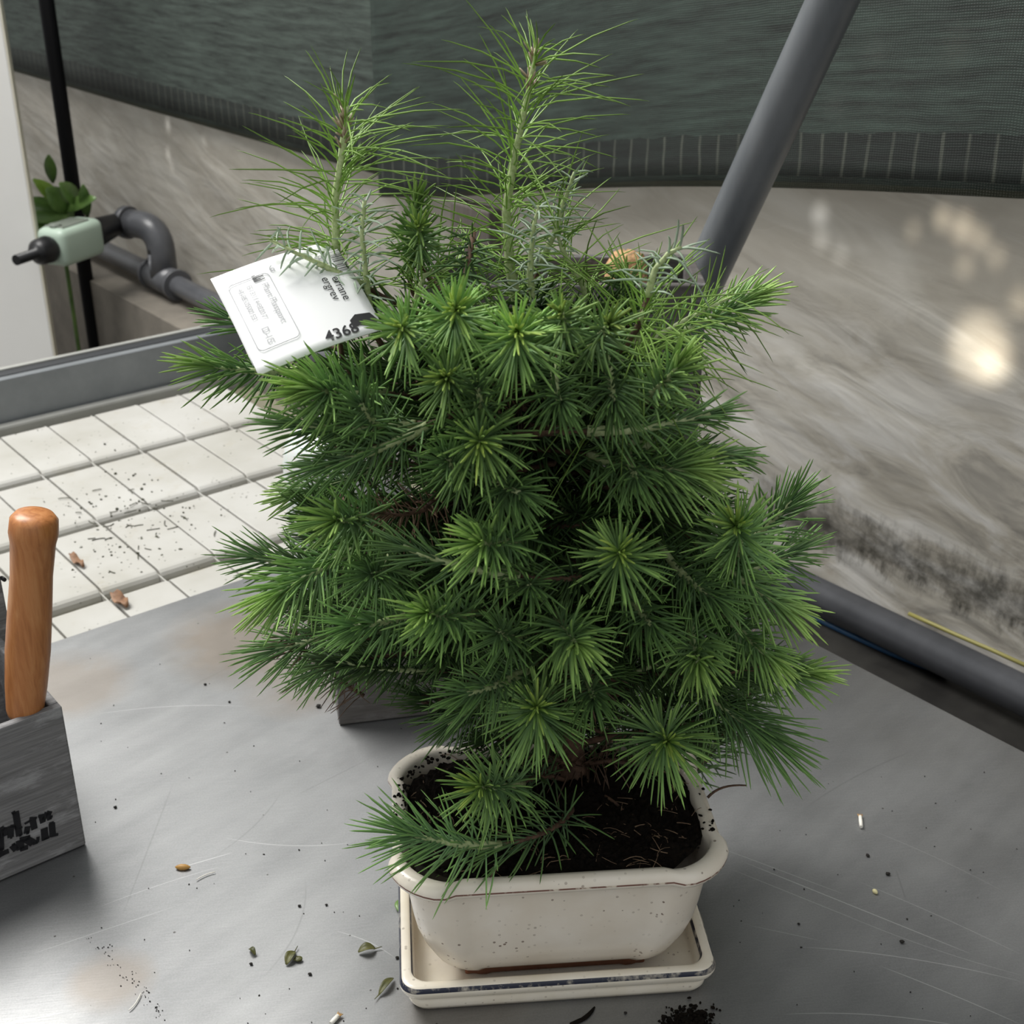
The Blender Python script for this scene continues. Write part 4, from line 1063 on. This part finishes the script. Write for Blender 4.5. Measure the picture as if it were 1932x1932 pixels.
# heaps
random.seed(4); bm = bmesh.new(); P_, R_l = [], []
for k in range(300):
    x = random.gauss(1300, 23); y = 1932 - abs(random.gauss(0, 16)) + 6; P_.append(onz(x, y, random.uniform(.0008, .003))); R_l.append(random.uniform(.0006, .0016))
for k in range(12): P_.append(onz(random.uniform(1250, 1360), random.uniform(1890, 1915), .0006)); R_l.append(random.uniform(.0004, .0008))
blobs(bm, P_, R_l); tag(bm_obj('soil_heap', bm, M['soil']), 'little heap of spilled black soil at the bottom edge in front of the tray', 'soil', kind='stuff')
bm = bmesh.new(); q = [onz(x, y, .0006) for x, y in ((1075, 1931), (1105, 1928), (1122, 1900))]
tube(bm, bez(*q, 8), [.0004, .001, .0013, .0012, .0013, .0012, .001, .0005], 6); tag(bm_obj('soil_smear', bm, M['soil']), 'short curved dark soil smear in front of the middle of the tray', 'soil')
bm = bmesh.new(); P_, R_l = [], []
for k in range(90):
    x, y = (random.uniform(130, 760), random.uniform(1230, 1930)) if k < 55 else (random.uniform(1380, 1932), random.uniform(1450, 1930))
    if x < 170 and y < 1680: continue
    P_.append(onz(x, y, .0003)); R_l.append(random.uniform(.00025, .0006))
for k in range(70):
    t = random.random(); P_.append(onz(175 + 135 * t + random.gauss(0, 9), 1765 + 155 * t + random.gauss(0, 7), .0003)); R_l.append(random.uniform(.0002, .00045))
blobs(bm, P_, R_l); tag(bm_obj('dust_specks', bm, M['speck']), 'fine dark specks scattered over the steel tabletop', 'specks', kind='stuff')
# debris on the mat
bm = bmesh.new(); P_, R_l = [], []
for k in range(150):
    x, y = random.gauss(250, 85), random.gauss(985, 62)
    if y > 1100 or x < 110 or x > 480: continue
    P_.append(onz(x, y, -.0295)); R_l.append(random.uniform(.0005, .0018))
for k in range(70): P_.append(onz(random.uniform(10, 470), random.uniform(790, 1000), -.0296)); R_l.append(random.uniform(.0003, .0009))
blobs(bm, P_, R_l); 
for k in range(30):
    p = onz(random.gauss(260, 70), random.gauss(985, 45), -.0288); a2 = random.uniform(0, 6.28); d = Vector((math.cos(a2), math.sin(a2), 0)) * random.uniform(.006, .014)
    tube(bm, bez(p, p + d * .5 + Vector(rng.normal(0, .002, 3)) * Vector((1, 1, 0)), p + d, 5), .0005, 4)
tag(bm_obj('mat_debris', bm, m_noise('dry_debris', (.03, .03, .022), (.1, .1, .06), 200, .9)), 'dry plant crumbs and twiglets strewn over the ivory mat', 'debris', kind='stuff')
def mat_leaf(p0, p1, w, label):
    o = flat_leaf('brown_leaf', p0, p1, w, label, 'brownleaf', .5, .002, tip=False); 
    return o
for (x0, y0, x1, y1, w, lab) in [(132, 1048, 158, 1072, .0035, 'long brown leaf scrap lying in a joint of the ivory mat'), (212, 1122, 240, 1148, .0055, 'crumpled brown leaf in the mat joint just behind the steel table edge')]:
    a, b = onz(x0, y0, -.0285), onz(x1, y1, -.0285); bm = bmesh.new(); d = b - a; s = d.normalized().cross(Z); rows = []
    for i in range(8):
        t = i / 7; ww = w * math.sin(math.pi * min(1, t * .9 + .05)) ** .7; c = a + d * t + Z * (.003 * math.sin(3 * t * math.pi) + .001)
        rows.append([bm.verts.new(c - s * ww + Z * ww * .8), bm.verts.new(c), bm.verts.new(c + s * ww + Z * ww * .6)])
    for r0, r1 in zip(rows, rows[1:]):
        for k in (0, 1): bm.faces.new((r0[k], r0[k + 1], r1[k + 1], r1[k])).smooth = True
    o = bm_obj('brown_leaf', bm, M['brownleaf']); o.modifiers.new('t', 'SOLIDIFY').thickness = .0004; tag(o, lab, 'leaf')
print('branches', nbranch)
